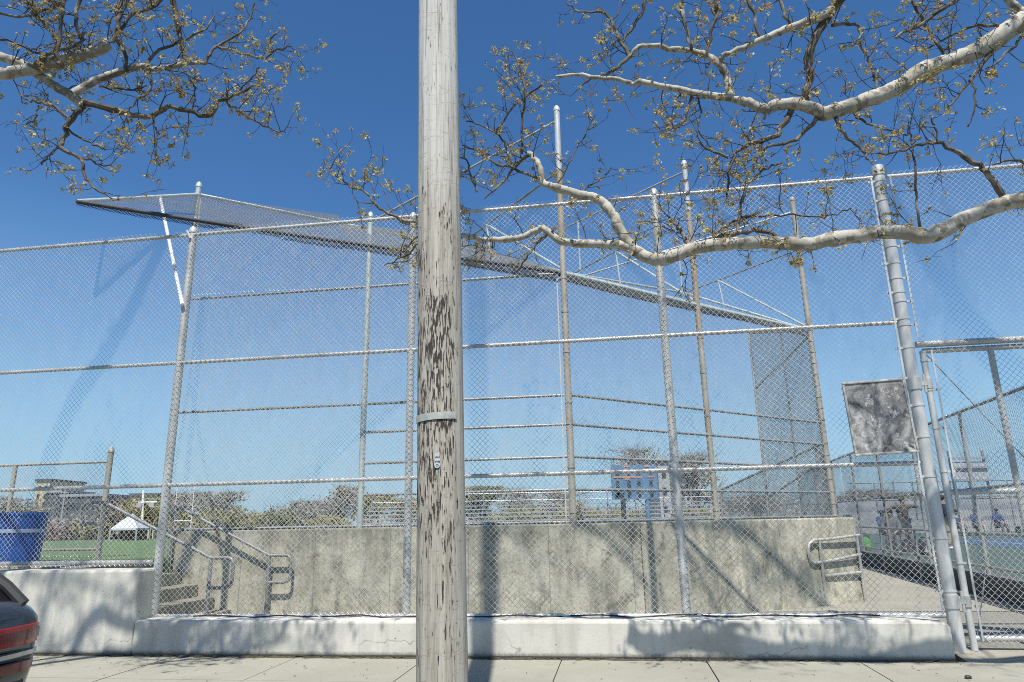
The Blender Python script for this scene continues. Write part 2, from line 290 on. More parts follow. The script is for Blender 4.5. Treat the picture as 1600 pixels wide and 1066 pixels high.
# ------------------------------------------------------------------ mesh builder
class MB:
    def __init__(s): s.v = []; s.f = []; s.m = []; s.cm = 0
    def quad(s, a, b, c, d):
        n = len(s.v); s.v += [tuple(a), tuple(b), tuple(c), tuple(d)]; s.f.append((n, n + 1, n + 2, n + 3)); s.m.append(s.cm); return s
    def poly(s, pts):
        n = len(s.v); s.v += [tuple(p) for p in pts]; s.f.append(tuple(range(n, n + len(pts)))); s.m.append(s.cm); return s
    def prism(s, pts, off):
        """closed solid: polygon pts swept by vector off"""
        n = len(s.v); k = len(pts); off = Vector(off)
        s.v += [tuple(p) for p in pts] + [tuple(Vector(p) + off) for p in pts]
        s.f.append(tuple(range(n, n + k))[::-1]); s.f.append(tuple(range(n + k, n + 2 * k)))
        s.m += [s.cm] * 2
        for i in range(k):
            j = (i + 1) % k; s.f.append((n + i, n + j, n + k + j, n + k + i)); s.m.append(s.cm)
        return s
    def box(s, o, a, b, c):
        o, a, b, c = map(Vector, (o, a, b, c)); return s.prism([o, o + a, o + a + b, o + b], c)
    def cbox(s, cen, sx, sy, sz, ax=Vector((1, 0, 0)), ay=Vector((0, 1, 0)), az=Vector((0, 0, 1))):
        ax, ay, az = Vector(ax) * sx, Vector(ay) * sy, Vector(az) * sz
        return s.box(Vector(cen) - (ax + ay + az) / 2, ax, ay, az)
    def tube(s, pts, rad, sides=8, caps=True, twist=0.0):
        pts = [Vector(p) for p in pts]; n0 = len(s.v); k = len(pts)
        if not hasattr(rad, '__len__'): rad = [rad] * k
        prev = None
        for i, p in enumerate(pts):
            t = (pts[min(i + 1, k - 1)] - pts[max(i - 1, 0)])
            if t.length < 1e-9: t = Vector((0, 0, 1))
            t.normalize()
            if prev is None:
                ref = Vector((0, 0, 1)) if abs(t.z) < 0.9 else Vector((1, 0, 0))
                x = t.cross(ref).normalized()
            else:
                x = prev - t * prev.dot(t)
                x = x.normalized() if x.length > 1e-6 else t.orthogonal().normalized()
            prev = x; y = t.cross(x)
            for j in range(sides):
                a = 2 * math.pi * j / sides + twist
                s.v.append(tuple(p + (x * math.cos(a) + y * math.sin(a)) * rad[i]))
        for i in range(k - 1):
            for j in range(sides):
                q = (j + 1) % sides
                s.f.append((n0 + i * sides + j, n0 + i * sides + q, n0 + (i + 1) * sides + q, n0 + (i + 1) * sides + j)); s.m.append(s.cm)
        if caps:
            s.f.append(tuple(n0 + j for j in range(sides))[::-1]); s.f.append(tuple(n0 + (k - 1) * sides + j for j in range(sides))); s.m += [s.cm] * 2
        return s
    def lathe(s, cen, prof, sides=24, axis=Vector((0, 0, 1))):
        cen = Vector(cen); ax = Vector(axis).normalized(); x = ax.orthogonal().normalized(); y = ax.cross(x); n0 = len(s.v)
        for (r, h) in prof:
            for j in range(sides):
                a = 2 * math.pi * j / sides; s.v.append(tuple(cen + ax * h + (x * math.cos(a) + y * math.sin(a)) * max(r, 1e-4)))
        for i in range(len(prof) - 1):
            for j in range(sides):
                q = (j + 1) % sides; s.f.append((n0 + i * sides + j, n0 + i * sides + q, n0 + (i + 1) * sides + q, n0 + (i + 1) * sides + j)); s.m.append(s.cm)
        s.f.append(tuple(n0 + j for j in range(sides))[::-1]); s.f.append(tuple(n0 + (len(prof) - 1) * sides + j for j in range(sides))); s.m += [s.cm] * 2
        return s
    def ellipsoid(s, cen, rx, ry, rz, seg=12, rings=8):
        cen = Vector(cen); n0 = len(s.v)
        for i in range(rings + 1):
            th = math.pi * i / rings
            for j in range(seg):
                a = 2 * math.pi * j / seg
                s.v.append((cen.x + rx * max(math.sin(th), 1e-3) * math.cos(a), cen.y + ry * max(math.sin(th), 1e-3) * math.sin(a), cen.z + rz * math.cos(th)))
        for i in range(rings):
            for j in range(seg):
                q = (j + 1) % seg; s.f.append((n0 + i * seg + j, n0 + (i + 1) * seg + j, n0 + (i + 1) * seg + q, n0 + i * seg + q)); s.m.append(s.cm)
        return s
    def build(s, name, mat, parent=None, smooth=False, bevel=0.0, origin=None):
        me = bpy.data.meshes.new(name)
        if origin is None and parent is not None: origin = ORIG.get(parent.name, Vector())
        if origin is None: origin = Vector()
        ov = Vector(origin)
        me.from_pydata([(x - ov.x, y - ov.y, z - ov.z) for x, y, z in s.v], [], s.f)
        mats = mat if isinstance(mat, (list, tuple)) else [mat]
        for q in mats: me.materials.append(M[q] if isinstance(q, str) else q)
        if len(mats) > 1: me.polygons.foreach_set('material_index', s.m)
        bm = bmesh.new(); bm.from_mesh(me)
        bmesh.ops.recalc_face_normals(bm, faces=bm.faces)
        bm.to_mesh(me); bm.free()
        if smooth: me.shade_smooth(); me.set_sharp_from_angle(angle=R(40))
        o = bpy.data.objects.new(name, me); col.objects.link(o)
        if parent is not None:
            o.parent = parent
            base = ORIG.get(parent.name, Vector())
            o.location = ov - base
        else: o.location = ov
        ORIG[o.name] = ov
        if bevel:
            b = o.modifiers.new('bevel', 'BEVEL'); b.width = bevel; b.segments = 2; b.limit_method = 'ANGLE'; b.angle_limit = R(40)
        return o
ORIG = {}
def tag(o, label, cat, group=None):
    o['label'] = label; o['category'] = cat
    if group: o['group'] = group
    return o
def thing(name, label, cat, loc, group=None):
    o = bpy.data.objects.new(name, None); o.empty_display_size = 0.2; col.objects.link(o); o.location = Vector(loc); ORIG[o.name] = Vector(loc)
    return tag(o, label, cat, group)
def struct(o, kind='structure'):
    o['kind'] = kind; return o

# ------------------------------------------------------------------ chain link fabric: every wire is a woven zigzag tube
def chainlink(name, O, U, V, poly, parent, mat='wire', p=0.036, r=0.0025, wob=0.02, seed=0):
    O, U, V = Vector(O), Vector(U).normalized(), Vector(V).normalized(); Nn = U.cross(V).normalized()
    P = np.array(poly, float); ar = 0.0
    for k in range(len(P)):
        a, b = P[k], P[(k + 1) % len(P)]; ar += a[0] * b[1] - a[1] * b[0]
    if ar < 0: P = P[::-1]
    i0, i1 = int(P[:, 0].min() / p) - 1, int(P[:, 0].max() / p) + 2
    j0, j1 = int(P[:, 1].min() / p) - 1, int(P[:, 1].max() / p) + 2
    I, J = np.meshgrid(np.arange(i0, i1), np.arange(j0, j1), indexing='ij')
    right = ((I + J) % 2)
    u = (I + right) * p; v = J * p
    ins = np.ones(u.shape, bool)
    for k in range(len(P)):
        a, b = P[k], P[(k + 1) % len(P)]
        ins &= ((b[0] - a[0]) * (v - a[1]) - (b[1] - a[1]) * (u - a[0])) >= -1e-6
    ph = seed * 1.7
    un = u + wob * 0.5 * np.sin(v * 1.9 + u * 0.8 + ph) + 0.004 * np.sin(v * 7.1 + u * 5.3 + ph)
    vn = v + wob * 0.5 * np.sin(u * 1.6 - v * 0.7 + ph) + 0.003 * np.sin(u * 6.2 + ph)
    nn = (right * 2 - 1) * r * 0.9 + wob * np.sin(u * 1.3 + 2 * np.sin(v * 0.9 + ph) + ph)
    o = np.array(O); Ua, Va, Na = map(np.array, (U, V, Nn))
    c = o + un[..., None] * Ua + vn[..., None] * Va + nn[..., None] * Na
    ring = np.stack([c + Ua * r * 1.414, c + Na * r, c - Ua * r * 1.414, c - Na * r], axis=2)
    org = np.array(ORIG.get(parent.name, Vector()) if parent is not None else O)
    ni, nj = u.shape
    vid = (np.arange(ni * nj * 4)).reshape(ni, nj, 4)
    seg = ins[:, :-1] & ins[:, 1:]
    A = vid[:, :-1][seg]; B = vid[:, 1:][seg]
    faces = np.concatenate([np.stack([A[:, k], A[:, (k + 1) % 4], B[:, (k + 1) % 4], B[:, k]], axis=1) for k in range(4)], axis=0)
    used = np.zeros(ni * nj * 4, bool); used[faces.ravel()] = True
    remap = np.cumsum(used) - 1
    verts = ring.reshape(-1, 3)[used] - org; faces = remap[faces]
    me = bpy.data.meshes.new(name)
    me.vertices.add(len(verts)); me.vertices.foreach_set('co', verts.astype(np.float32).ravel())
    me.loops.add(faces.size); me.loops.foreach_set('vertex_index', faces.astype(np.int32).ravel())
    me.polygons.add(len(faces)); me.polygons.foreach_set('loop_start', np.arange(0, faces.size, 4, dtype=np.int32))
    me.polygons.foreach_set('use_smooth', np.ones(len(faces), bool))
    me.update(calc_edges=True); me.materials.append(M[mat])
    ob = bpy.data.objects.new(name, me); col.objects.link(ob)
    if parent is not None: ob.parent = parent
    return ob
def pipe(name, pts, r, mat, parent, sides=12):
    b = MB(); b.tube(pts, r, sides); return b.build(name, mat, parent, smooth=True)
def post(name, base, top, r, mat, parent, cap=True, capmat=None):
    base, top = Vector(base), Vector(top); b = MB(); b.tube([base, top], r, 16)
    o = b.build(name, mat, parent, smooth=True)
    if cap:
        ax = (top - base).normalized()
        q = MB(); q.lathe(top - ax * 0.03, [(r * 1.12, 0), (r * 1.14, 0.045), (r * 1.0, 0.055), (r * 0.9, 0.08), (r * 0.6, 0.105), (0.0, 0.115)], 16, ax)
        ORIG.setdefault(o.name, ORIG.get(parent.name, Vector()))
        q.build('post_cap', capmat or mat, o, smooth=True)
    return o
def band(parent, p, r, side, mat='galvanised_bright'):
    """tension band round a post with its bolt lug sticking out to one side"""
    p = Vector(p); b = MB(); b.lathe(p - Vector((0, 0, 0.011)), [(r, 0), (r + 0.006, 0.001), (r + 0.006, 0.021), (r, 0.022)], 16)
    c = p + side * (r + 0.036) - FN * 0.02
    b.cbox(c, 0.085, 0.02, 0.026, side, FN, (0, 0, 1)); b.tube([c + side * 0.012 - FN * 0.02, c + side * 0.012 + FN * 0.02], 0.008, 8)
    return b.build('tension_band', mat, parent, smooth=True)

# ------------------------------------------------------------------ camera, light, sky
cam = bpy.data.cameras.new('camera'); co = bpy.data.objects.new('camera', cam); col.objects.link(co)
xw, uw, fw = Vector((1, 0, 0)), Vector((0, -sp, cp)), Vector((0, cp, sp))
xa = (xw - uw * ROLL).normalized(); ya = (uw + xw * ROLL).normalized(); za = xa.cross(ya)
mw = Matrix((xa, ya, za)).transposed().to_4x4(); mw.translation = EYE
co.matrix_world = mw
cam.sensor_width = 36; cam.lens = 36 * FPX / 1600; cam.clip_start = 0.05; cam.clip_end = 2000
sc.camera = co
SUN_EL = R(60.3); SUN_SKEW = 0.012
sun = bpy.data.lights.new('sun', 'SUN'); sun.energy = 5.0; sun.angle = R(0.53); sun.color = (1.0, 0.96, 0.90)
so = bpy.data.objects.new('sun', sun); col.objects.link(so)
trav = Vector((SUN_SKEW, math.cos(SUN_EL), -math.sin(SUN_EL))).normalized()
so.rotation_euler = trav.to_track_quat('-Z', 'Y').to_euler(); so.location = (0, -20, 40)
wd = bpy.data.worlds.new('World'); sc.world = wd; wd.use_nodes = True
wn = wd.node_tree; bg = wn.nodes['Background']
sky = wn.nodes.new('ShaderNodeTexSky'); sky.sky_type = 'NISHITA'; sky.sun_disc = False
sky.sun_elevation = SUN_EL; sky.sun_rotation = math.pi + math.atan2(SUN_SKEW, 1) ; sky.altitude = 20
sky.air_density = 1.0; sky.dust_density = 0.2; sky.ozone_density = 7.0
hs = wn.nodes.new('ShaderNodeHueSaturation'); hs.inputs['Saturation'].default_value = 1.14; wn.links.new(sky.outputs[0], hs.inputs['Color'])
# pale blue haze layer low over the horizon
tcw = wn.nodes.new('ShaderNodeTexCoord'); sxw = wn.nodes.new('ShaderNodeSeparateXYZ'); wn.links.new(tcw.outputs['Generated'], sxw.inputs[0])
hz = ramp(wn, sxw.outputs[2], [(0.0, (0.92,) * 3), (0.10, (0.70,) * 3), (0.24, (0.25,) * 3), (0.42, (0, 0, 0))])
mxw = mix(wn, hz, hs.outputs[0], (2.5, 4.35, 5.9)); wn.links.new(mxw, bg.inputs[0]); bg.inputs[1].default_value = 0.106
sc.cycles.use_denoising = False; sc.cycles.use_adaptive_sampling = False; sc.cycles.max_bounces = 6; sc.cycles.filter_width = 0.95
vs = sc.view_settings; vs.view_transform = 'Standard'; vs.look = 'None'; vs.exposure = 0.35; vs.gamma = 1.0
sc.render.film_transparent = False

# ------------------------------------------------------------------ ground
def sheet(name, pts, mat, thick=0.3, origin=None):
    b = MB(); b.prism([Vector(p) for p in pts], (0, 0, -thick)); return struct(b.build(name, mat, origin=origin))
b = MB(); b.quad((-900, -200, -0.34), (900, -200, -0.34), (900, 1500, -0.34), (-900, 1500, -0.34)); struct(b.build('ground', 'far_ground'))
sheet('road', [F(-60, -16, -.13), F(60, -16, -.13), F(60, -4.86, -.13), F(-60, -4.86, -.13)], 'asphalt', .15)
b = MB(); b.prism([F(-60, -4.86, -.13), F(60, -4.86, -.13), F(60, -4.70, -.13), F(-60, -4.70, -.13)], (0, 0, .131)); struct(b.build('kerb', 'plaza_concrete', bevel=.015))
# pavement slabs 1.52 m square with open joints
b = MB()
s_first = sOf(atz(870, 1050, 0)); pitch_s = 1.56; gap = .011
dl = [-4.69, -3.1, -1.55, -.345]
for k in range(-14, 13):
    s0 = s_first + k * pitch_s
    for d0, d1 in zip(dl[:-1], dl[1:]):
        dz = random.uniform(-.003, .003)
        b.prism([F(s0 + gap / 2, d0 + gap / 2, dz), F(s0 + pitch_s - gap / 2, d0 + gap / 2, dz), F(s0 + pitch_s - gap / 2, d1 - gap / 2, dz), F(s0 + gap / 2, d1 - gap / 2, dz)], (0, 0, -.1))
struct(b.build('sidewalk', 'sidewalk_concrete'))
sheet('sidewalk_bed', [F(-60, -4.7, -.02), F(60, -4.7, -.02), F(60, -.2, -.02), F(-60, -.2, -.02)], 'dark_concrete', .2)
# paved yard behind the low wall, running on to the right as a path
S_END = sOf(onF(1490, 1000, -.35)); S_TURN = sOf(onF(213, 940, -.35))
sheet('plaza', [F(S_TURN, .12, .06), F(S_END + .1, .12, .06), F(S_END + .1, -.345, .004), F(12, -.345, .004), F(12, 3, .06), F(12.5, 60, .06), F(-1, 60, .06), F(-1, 3.2, .06), F(S_TURN - 2.2, 2.2, .06)], 'plaza_concrete', .25)

# retaining wall: straight run, then a bend away from the street
W0 = onF(268, 850, 2.1); W1 = onF(1004, 880, 2.1); s0w = sOf(W0); s1w = sOf(W1)
Wa, Wb = F(s0w, 2.1), F(s1w, 2.1)
dirR = Vector((math.cos(R(24)), math.sin(R(24)), 0)); Wc = Wb + dirR * 4.42
nR = Vector((-dirR.y, dirR.x, 0))
top_l = at(500, 831.5, Wa.y * .5 + Wb.y * .5).z
b = MB(); zt = 1.44
mid = (FN + nR).normalized()
b.prism([Wa, Wb, Wb + mid * .33, Wa + FN * .32], (0, 0, zt))
o = b.build('retaining_wall', 'concrete_stained', bevel=.02, origin=Wa); tag(o, 'long stained grey concrete retaining wall behind the front fence, under the backstop posts', 'wall')
b = MB(); b.prism([Wb + dirR * .004, Wc, Wc + nR * .3, Wb + mid * .33 + dirR * .004], (0, 0, zt + .004))
o = b.build('retaining_wall', 'concrete_stained', bevel=.02, origin=Wb + Vector((0, 0, 3))); tag(o, 'shorter streaky concrete wall stretch angled away beside the right hand ramp rail', 'wall')
# high ground behind it
b = MB(); b.prism([F(-30, .12, 1.0), F(s0w - 1.9, .12, 1.0), F(s0w - 1.9, 2.44, 1.0), F(s0w, 2.44, 1.0), Wb + mid * .34 + Vector((0, 0, 1.0)), Wc + nR * .31 + Vector((0, 0, 1.0)), Wc + nR * 3 + dirR * 1.5 + Vector((0, 0, 1.0)), Vector((7.5, 19, 1.0)), Vector((-34, 17, 1.0))], (0, 0, -1.3)); struct(b.build('terrace', 'turf'))
sheet('field', [(-90, 15.5, .76), (7.7, 18.5, .76), (10, 30, .76), (14, 52, .76), (-90, 52, .76)], 'turf', 1.0)

# ------------------------------------------------------------------ street walls
b = MB(); pts = [F(S_TURN, -.35), F(S_END, -.35), F(S_END, -.35, .33), F(S_END - .035, -.35, .385), F(S_END - .1, -.35, .40), F(S_TURN, -.35, .40)]
b.prism(pts, FN * .46); lw = b.build('low_wall', 'concrete_white', bevel=.03, origin=F(S_TURN, -.35)); tag(lw, 'low pale limewashed concrete kerb wall carrying the tall chain link fence', 'wall')
b = MB(); b.prism([F(-34, -.352), F(S_TURN - .003, -.352), F(S_TURN - .003, -.352, 1.0), F(-34, -.352, 1.0)], FN * .46); b.v = [tuple(v) for v in b.v]
hw = b.build('high_wall', 'concrete_white', bevel=.03, origin=F(-8, -.35)); tag(hw, 'taller pale concrete wall at the pavement, behind the parked dark car', 'wall')
# damp soil line along the foot of the walls
b = MB()
for k in range(900):
    s = random.uniform(-11, S_END); r = random.uniform(.010, .030) * (1.0 if random.random() < .85 else 1.5)
    b.ellipsoid(F(s, -.36 - random.random() * .03, .0), r * 1.6, r, r * .55, 6, 4)
struct(b.build('gutter_soil', 'soil'), 'stuff')
b = MB()
for k in range(260):
    s = random.uniform(-8, 9); d0 = -.38 - abs(random.gauss(0, .9)); 
    if d0 < -4.6: continue
    c0 = F(s, d0, .004); L = random.uniform(.005, .018); a0 = random.uniform(0, 6.28); u_ = Vector((math.cos(a0), math.sin(a0), random.uniform(-.1, .3))) * L; v_ = Vector((-math.sin(a0), math.cos(a0), random.uniform(-.1, .3))) * L * .5
    b.poly([c0 - u_ + Vector((0, 0, .004)), c0 + v_, c0 + u_ + Vector((0, 0, .004)), c0 - v_])
struct(b.build('leaf_litter', 'litter'), 'stuff')
b = MB()
for k in range(70):
    s = random.uniform(-8, S_END); 
    for _ in range(random.randint(5, 14)):
        c0 = F(s + random.gauss(0, .02), -.365 - random.random() * .02, 0); h = random.uniform(.012, .045); dx = Vector((random.gauss(0, .5), random.gauss(-.2, .3), 1)).normalized() * h; w_ = FD * .0025
        b.poly([c0 - w_, c0 + w_, c0 + dx])
struct(b.build('weeds', 'turf'), 'stuff')

# ------------------------------------------------------------------ front chain link fence
zTop = 5.70
FT = thing('chain_link_fence', 'tall galvanised chain link fence on the walls along the pavement, nearest the street', 'fence', F(0, 0, .4))
sM = sOf(onF(297, 400)); sP2 = sOf(onF(640.5, 600)); sP3 = sOf(onF(1037, 500)); sB = sOf(onF(1400, 430)); sL = sM - 10.8
post('post', F(sM, .02, .40), F(sM, .02, 5.74), .056, 'galvanised', FT)
post('post', F(sP2, .02, .40), F(sP2, .02, 5.66), .049, 'galvanised', FT)
post('post', F(sP3, .02, .40), F(sP3, .02, 5.72), .052, 'galvanised', FT)
for k in (1, 2, 3): post('post', F(sM - 3.6 * k, .02, 1.0), F(sM - 3.6 * k, .02, 5.74), .052, 'galvanised', FT)
sR = sB + 3.9
post('post', F(sR, .02, 0), F(sR, .02, 5.80), .085, 'galvanised_bright', FT)
# heavy gate post with its bands and tension bars
gp = post('gate_post', F(sB, .02, 0), F(sB, .02, 5.84), .072, 'galvanised_bright', FT, cap=False)
q = MB(); q.lathe(F(sB, .02, 5.70), [(.073, 0), (.080, .004), (.080, .10), (.075, .13), (.045, .15), (0, .155)], 18); q.build('post_cap', 'galvanised', gp, smooth=True)
for z in (.66, 1.22, 1.9, 2.35, 2.72, 3.05, 3.42, 3.78, 4.12, 4.5, 4.9, 5.35, 5.62): band(FT, F(sB, .02, z), .072, -FD)
for z in (3.7, 4.0, 4.3, 4.72, 5.15, 5.55): band(FT, F(sB, .02, z), .072, FD)
for (sd, za, zb) in ((-1, .46, 5.66), (1, 3.5, 5.66)):
    q = MB(); q.box(F(sB + sd * .115 - .011, -.035, za), FD * .022, FN * .007, Vector((0, 0, zb - za))); q.build('tension_bar', 'galvanised_bright', FT)
# rails
zr = {}
def railz(x, y): return onF(x, y).z
rails = [(5.675, sL, sB - .09, 'galvanised'), (railz(640, 547), sL, sB - .09, 'galvanised'), (railz(640, 747), sL, sB - .09, 'galvanised'),
         (railz(1060, 962), sM + .06, sB - .09, 'galvanised_bright'), (1.075, sL, sM - .06, 'galvanised'), (5.675, sB + .09, sR, 'galvanised_bright'), (railz(1500, 535), sB + .09, sR, 'galvanised')]
for (z, a, b_, mt) in rails:
    pipe('rail', [F(a, .0, z), F(b_, .0, z)], .027 if z != rails[-1][0] else .04, mt, FT)
zGate = rails[-1][0]
dM = -.046
def fabric(name, s0, s1, z0, z1, par, d=dM, seed=0, mat='wire', wob=.02):
    w = s1 - s0
    return chainlink(name, F(s0, d, z0), FD, (0, 0, 1), [(0, 0), (w, 0), (w, z1 - z0), (0, z1 - z0)], par, mat, seed=seed, wob=wob)
fabric('chain_link_mesh', sL, sM - .0, 1.03, 5.74, FT, seed=1)
fabric('chain_link_mesh', sM + .0, sP3, .43, 5.74, FT, seed=2)
fabric('chain_link_mesh', sP3, sB - .11, .43, 5.74, FT, seed=3)
fabric('chain_link_mesh', sB + .11, sR, zGate - .03, 5.74, FT, seed=4)

# ------------------------------------------------------------------ gate
zg1 = onF(1500, 548, .03).z
sG = sOf(onF(1480, 770, .03)); sG2 = sOf(onF(1566, 640, .03)); sG3 = sR - .2
GT = thing('chain_link_gate', 'tall closed chain link gate hung from the thick bright gate post', 'gate', F(sG, .03, .1))
gz0, gz1 = .12, onF(1500, 546, .03).z
pipe('stile', [F(sG, .03, .05), F(sG, .03, gz1)], .036, 'galvanised_bright', GT)
pipe('stile', [F(sG2, .03, gz0), F(sG2, .03, gz1)], .034, 'galvanised', GT)
pipe('stile', [F(sG3, .03, .05), F(sG3, .03, gz1)], .036, 'galvanised_bright', GT)
for z in (gz1, onF(1540, 768, .03).z, .17): pipe('gate_rail', [F(sG, .03, z), F(sG3, .03, z)], .032, 'galvanised', GT)
fabric('chain_link_mesh', sG + .07, sG3 - .05, .13, gz1 + .05, GT, d=-.015, seed=5)
q = MB(); q.box(F(sG + .065, -.03, .15), FD * .02, FN * .007, Vector((0, 0, gz1 - .15))); q.build('tension_bar', 'galvanised_bright', GT)
for z in (.5, .95, 1.45, 1.95, 2.45, 2.9, gz1 - .12): band(GT, F(sG, .03, z), .036, FD)
zmid = onF(1540, 768, .03).z
q = MB(); q.tube([F(sG + .04, .03, gz1 - .05), F(sG2 + .35, .03, zmid + .03)], .006, 6); q.tube([F(sG + .05, .03, .2), F(sG + .42, .03, zmid - .3)], .006, 6); q.build('truss_rod', 'dark_rail', GT)
for z, mt in ((railz(1430, 600), 'galvanised'), (.55, 'galvanised')):
    h = MB(); h.lathe(F(sB, .02, z - .07), [(.074, 0), (.083, .002), (.083, .14), (.074, .142)], 16)
    h.cbox(F((sB + sG) / 2 + .02, .01, z), abs(sG - sB) - .09, .05, .05, FD, FN); h.tube([F(sG - .05, -.0, z - .11), F(sG - .05, -.0, z + .11)], .016, 8)
    h.lathe(F(sG, .03, z - .06), [(.037, 0), (.047, .002), (.047, .12), (.037, .122)], 14)
    h.build('hinge', mt, GT, smooth=True)

# weathered notice board wired to the mesh
c = [onF(1319, 598, -.075), onF(1416, 590, -.075), onF(1430, 708, -.075), onF(1333, 713, -.075)]
cen = sum(c, Vector()) / 4; ux = (c[1] - c[0]); uy = (c[0] - c[3]); wb, hb = ux.length, uy.length; ux.normalize(); uy = (uy - ux * uy.dot(ux)).normalized()
SB = thing('notice_board', 'blistered black and white weathered blank notice board hanging beside the gate post', 'sign', cen)
q = MB(); q.cbox(cen, wb - .02, .016, hb - .02, ux, FN, uy); q.build('board', 'sign_face', SB)
q = MB()
for (o_, lx, lz) in ((uy * (hb / 2 - .012), wb, .026), (-uy * (hb / 2 - .012), wb, .026)): q.cbox(cen + o_ - FN * .004, lx, .034, lz, ux, FN, uy)
for (o_, lx, lz) in ((ux * (wb / 2 - .012), .026, hb - .056), (-ux * (wb / 2 - .012), .026, hb - .056)): q.cbox(cen + o_ - FN * .004, lx, .034, lz, ux, FN, uy)
q.build('rim', 'sign_rim', SB, bevel=.006)
q = MB(); q.lathe(cen - uy * (hb * .39) - FN * .0085, [(.014, 0), (.013, .004), (.006, .005)], 12, -FN); q.build('bolt', 'rusty_post', SB)

# loose black cable along the wall top
q = MB(); pts = []
for k in range(60):
    s = S_TURN + .6 + k * (S_END - S_TURN - 1.2) / 59; pts.append(F(s, -.06 + .03 * math.sin(k * .6) + .02 * math.sin(k * 1.7), .415 + .012 * math.sin(k * .9)))
q.tube(pts, .009, 6); tag(q.build('cable', 'black_rubber'), 'thin black cable lying along the top of the low wall under the fence', 'cable')

# ------------------------------------------------------------------ utility pole
pb = atz(690, 1045, 0); PY = 4.15
cx0 = at(690.5, 1000, PY).x; cx1 = at(684.5, 20, PY).x; z0p = at(690.5, 1000, PY).z; z1p = at(684.5, 20, PY).z
slope = (cx1 - cx0) / (z1p - z0p)
UP = thing('utility_pole', 'weathered pale grey wooden utility pole with black flaked patches standing on the pavement', 'utility pole', (cx0 - slope * z0p, PY, 0))
base = Vector((cx0 - slope * z0p, PY, 0)); b = MB(); nS = 64; n0 = 0
zs = [-.3 + k * 14.4 / 150 for k in range(151)]
for z in zs:
    rr = .1425 - .0012 * z
    for j in range(nS):
        a = 2 * math.pi * j / nS
        w = mnoise.noise(Vector((math.cos(a) * 5, math.sin(a) * 5, z * .35))) * .004 + mnoise.noise(Vector((math.cos(a) * 22, math.sin(a) * 22, z * 1.2))) * .0022
        b.v.append((base.x + slope * z + (rr + w) * math.cos(a), base.y + (rr + w) * math.sin(a), z))
for i in range(len(zs) - 1):
    for j in range(nS):
        k = (j + 1) % nS; b.f.append((i * nS + j, i * nS + k, (i + 1) * nS + k, (i + 1) * nS + j)); b.m.append(0)
b.f.append(tuple((len(zs) - 1) * nS + j for j in range(nS))); b.m.append(0)
b.build('pole_shaft', 'pole_wood', UP, smooth=True)
def on_pole(ang, z, dr=0):
    rr = .1425 - .0012 * z + dr; a = -math.pi / 2 + ang
    return Vector((base.x + slope * z + rr * math.cos(a), base.y + rr * math.sin(a), z))
zb = at(680, 649, PY - .14).z
b = MB(); prev = None
for k in range(25):
    a = -1.35 + k * (1.35 + .80) / 24; zz = zb - .012 + .016 * k / 24
    cur = (on_pole(a, zz - .021, .003), on_pole(a, zz + .021, .003), on_pole(a, zz + .021, .007), on_pole(a, zz - .021, .007))
    n = len(b.v); b.v += [tuple(p) for p in cur]
    if k:
        for e in range(4): b.f.append((n - 4 + e, n - 4 + (e + 1) % 4, n + (e + 1) % 4, n + e)); b.m.append(0)
    prev = cur
b.f += [(0, 1, 2, 3), (96, 99, 98, 97)]; b.m += [0, 0]
M['strap'] = plain('strap', (0.50, 0.50, 0.42), .5, .3, .25, 25)
b.build('metal_strap', 'strap', UP, smooth=True)
for k in range(16):
    aa, zz = random.uniform(-1.1, 1.0), random.uniform(.9, 2.9); t0 = on_pole(aa, zz, -.002); nn = Vector((math.sin(aa), -math.cos(aa), 0)); tx = Vector((math.cos(aa), math.sin(aa), 0)); dr_ = (tx * random.uniform(-1, 1) + Vector((0, 0, random.uniform(-.6, .6)))).normalized() * .006
    q = MB(); q.tube([t0 - dr_, t0 - dr_ + nn * .004, t0 + dr_ + nn * .004, t0 + dr_], .0009, 5); q.build('staple', 'dark_rail', UP)
M['tag_metal'] = plain('tag_metal', (0.66, 0.68, 0.68), .4, .4, .15, 40)
M['tag_mark'] = plain('tag_mark', (0.12, 0.12, 0.12), .6)
for (px, py, w, h, kind) in ((683.2, 711.5, .026, .026, 0), (683.6, 719.0, .027, .021, 1), (683.2, 727.0, .033, .033, 2)):
    p = at(px, py, PY - .143); ang = math.asin(max(-1, min(1, (p.x - base.x - slope * p.z) / .14)))
    cc = on_pole(ang, p.z, .0015); nn = Vector((math.sin(ang), -math.cos(ang), 0)); tx = Vector((math.cos(ang), math.sin(ang), 0)); tz = Vector((0, 0, 1))
    pts = []
    for k in range(20):
        a = 2 * math.pi * k / 20
        X, Z = math.cos(a) * w / 2, math.sin(a) * h / 2
        if kind < 2 and Z > 0: Z = min(Z * 3, h / 2)
        pts.append(cc + tx * X + tz * Z)
    q = MB(); q.prism(pts, nn * .004); tg = q.build('number_tag', 'tag_metal', UP)
    q = MB(); prof = [(w * .27 * math.cos(t), h * .25 * math.sin(t) - h * .08) for t in [math.pi * (1.05 + .9 * k / 8) for k in range(9)]]
    if kind == 2: prof = [(w * .25 * math.cos(t), h * .16 * math.sin(t)) for t in [2 * math.pi * k / 12 for k in range(13)]]
    q.tube([cc + nn * .005 + tx * X + tz * Z for X, Z in prof], .0014, 5); q.build('stamped_mark', 'tag_mark', tg)

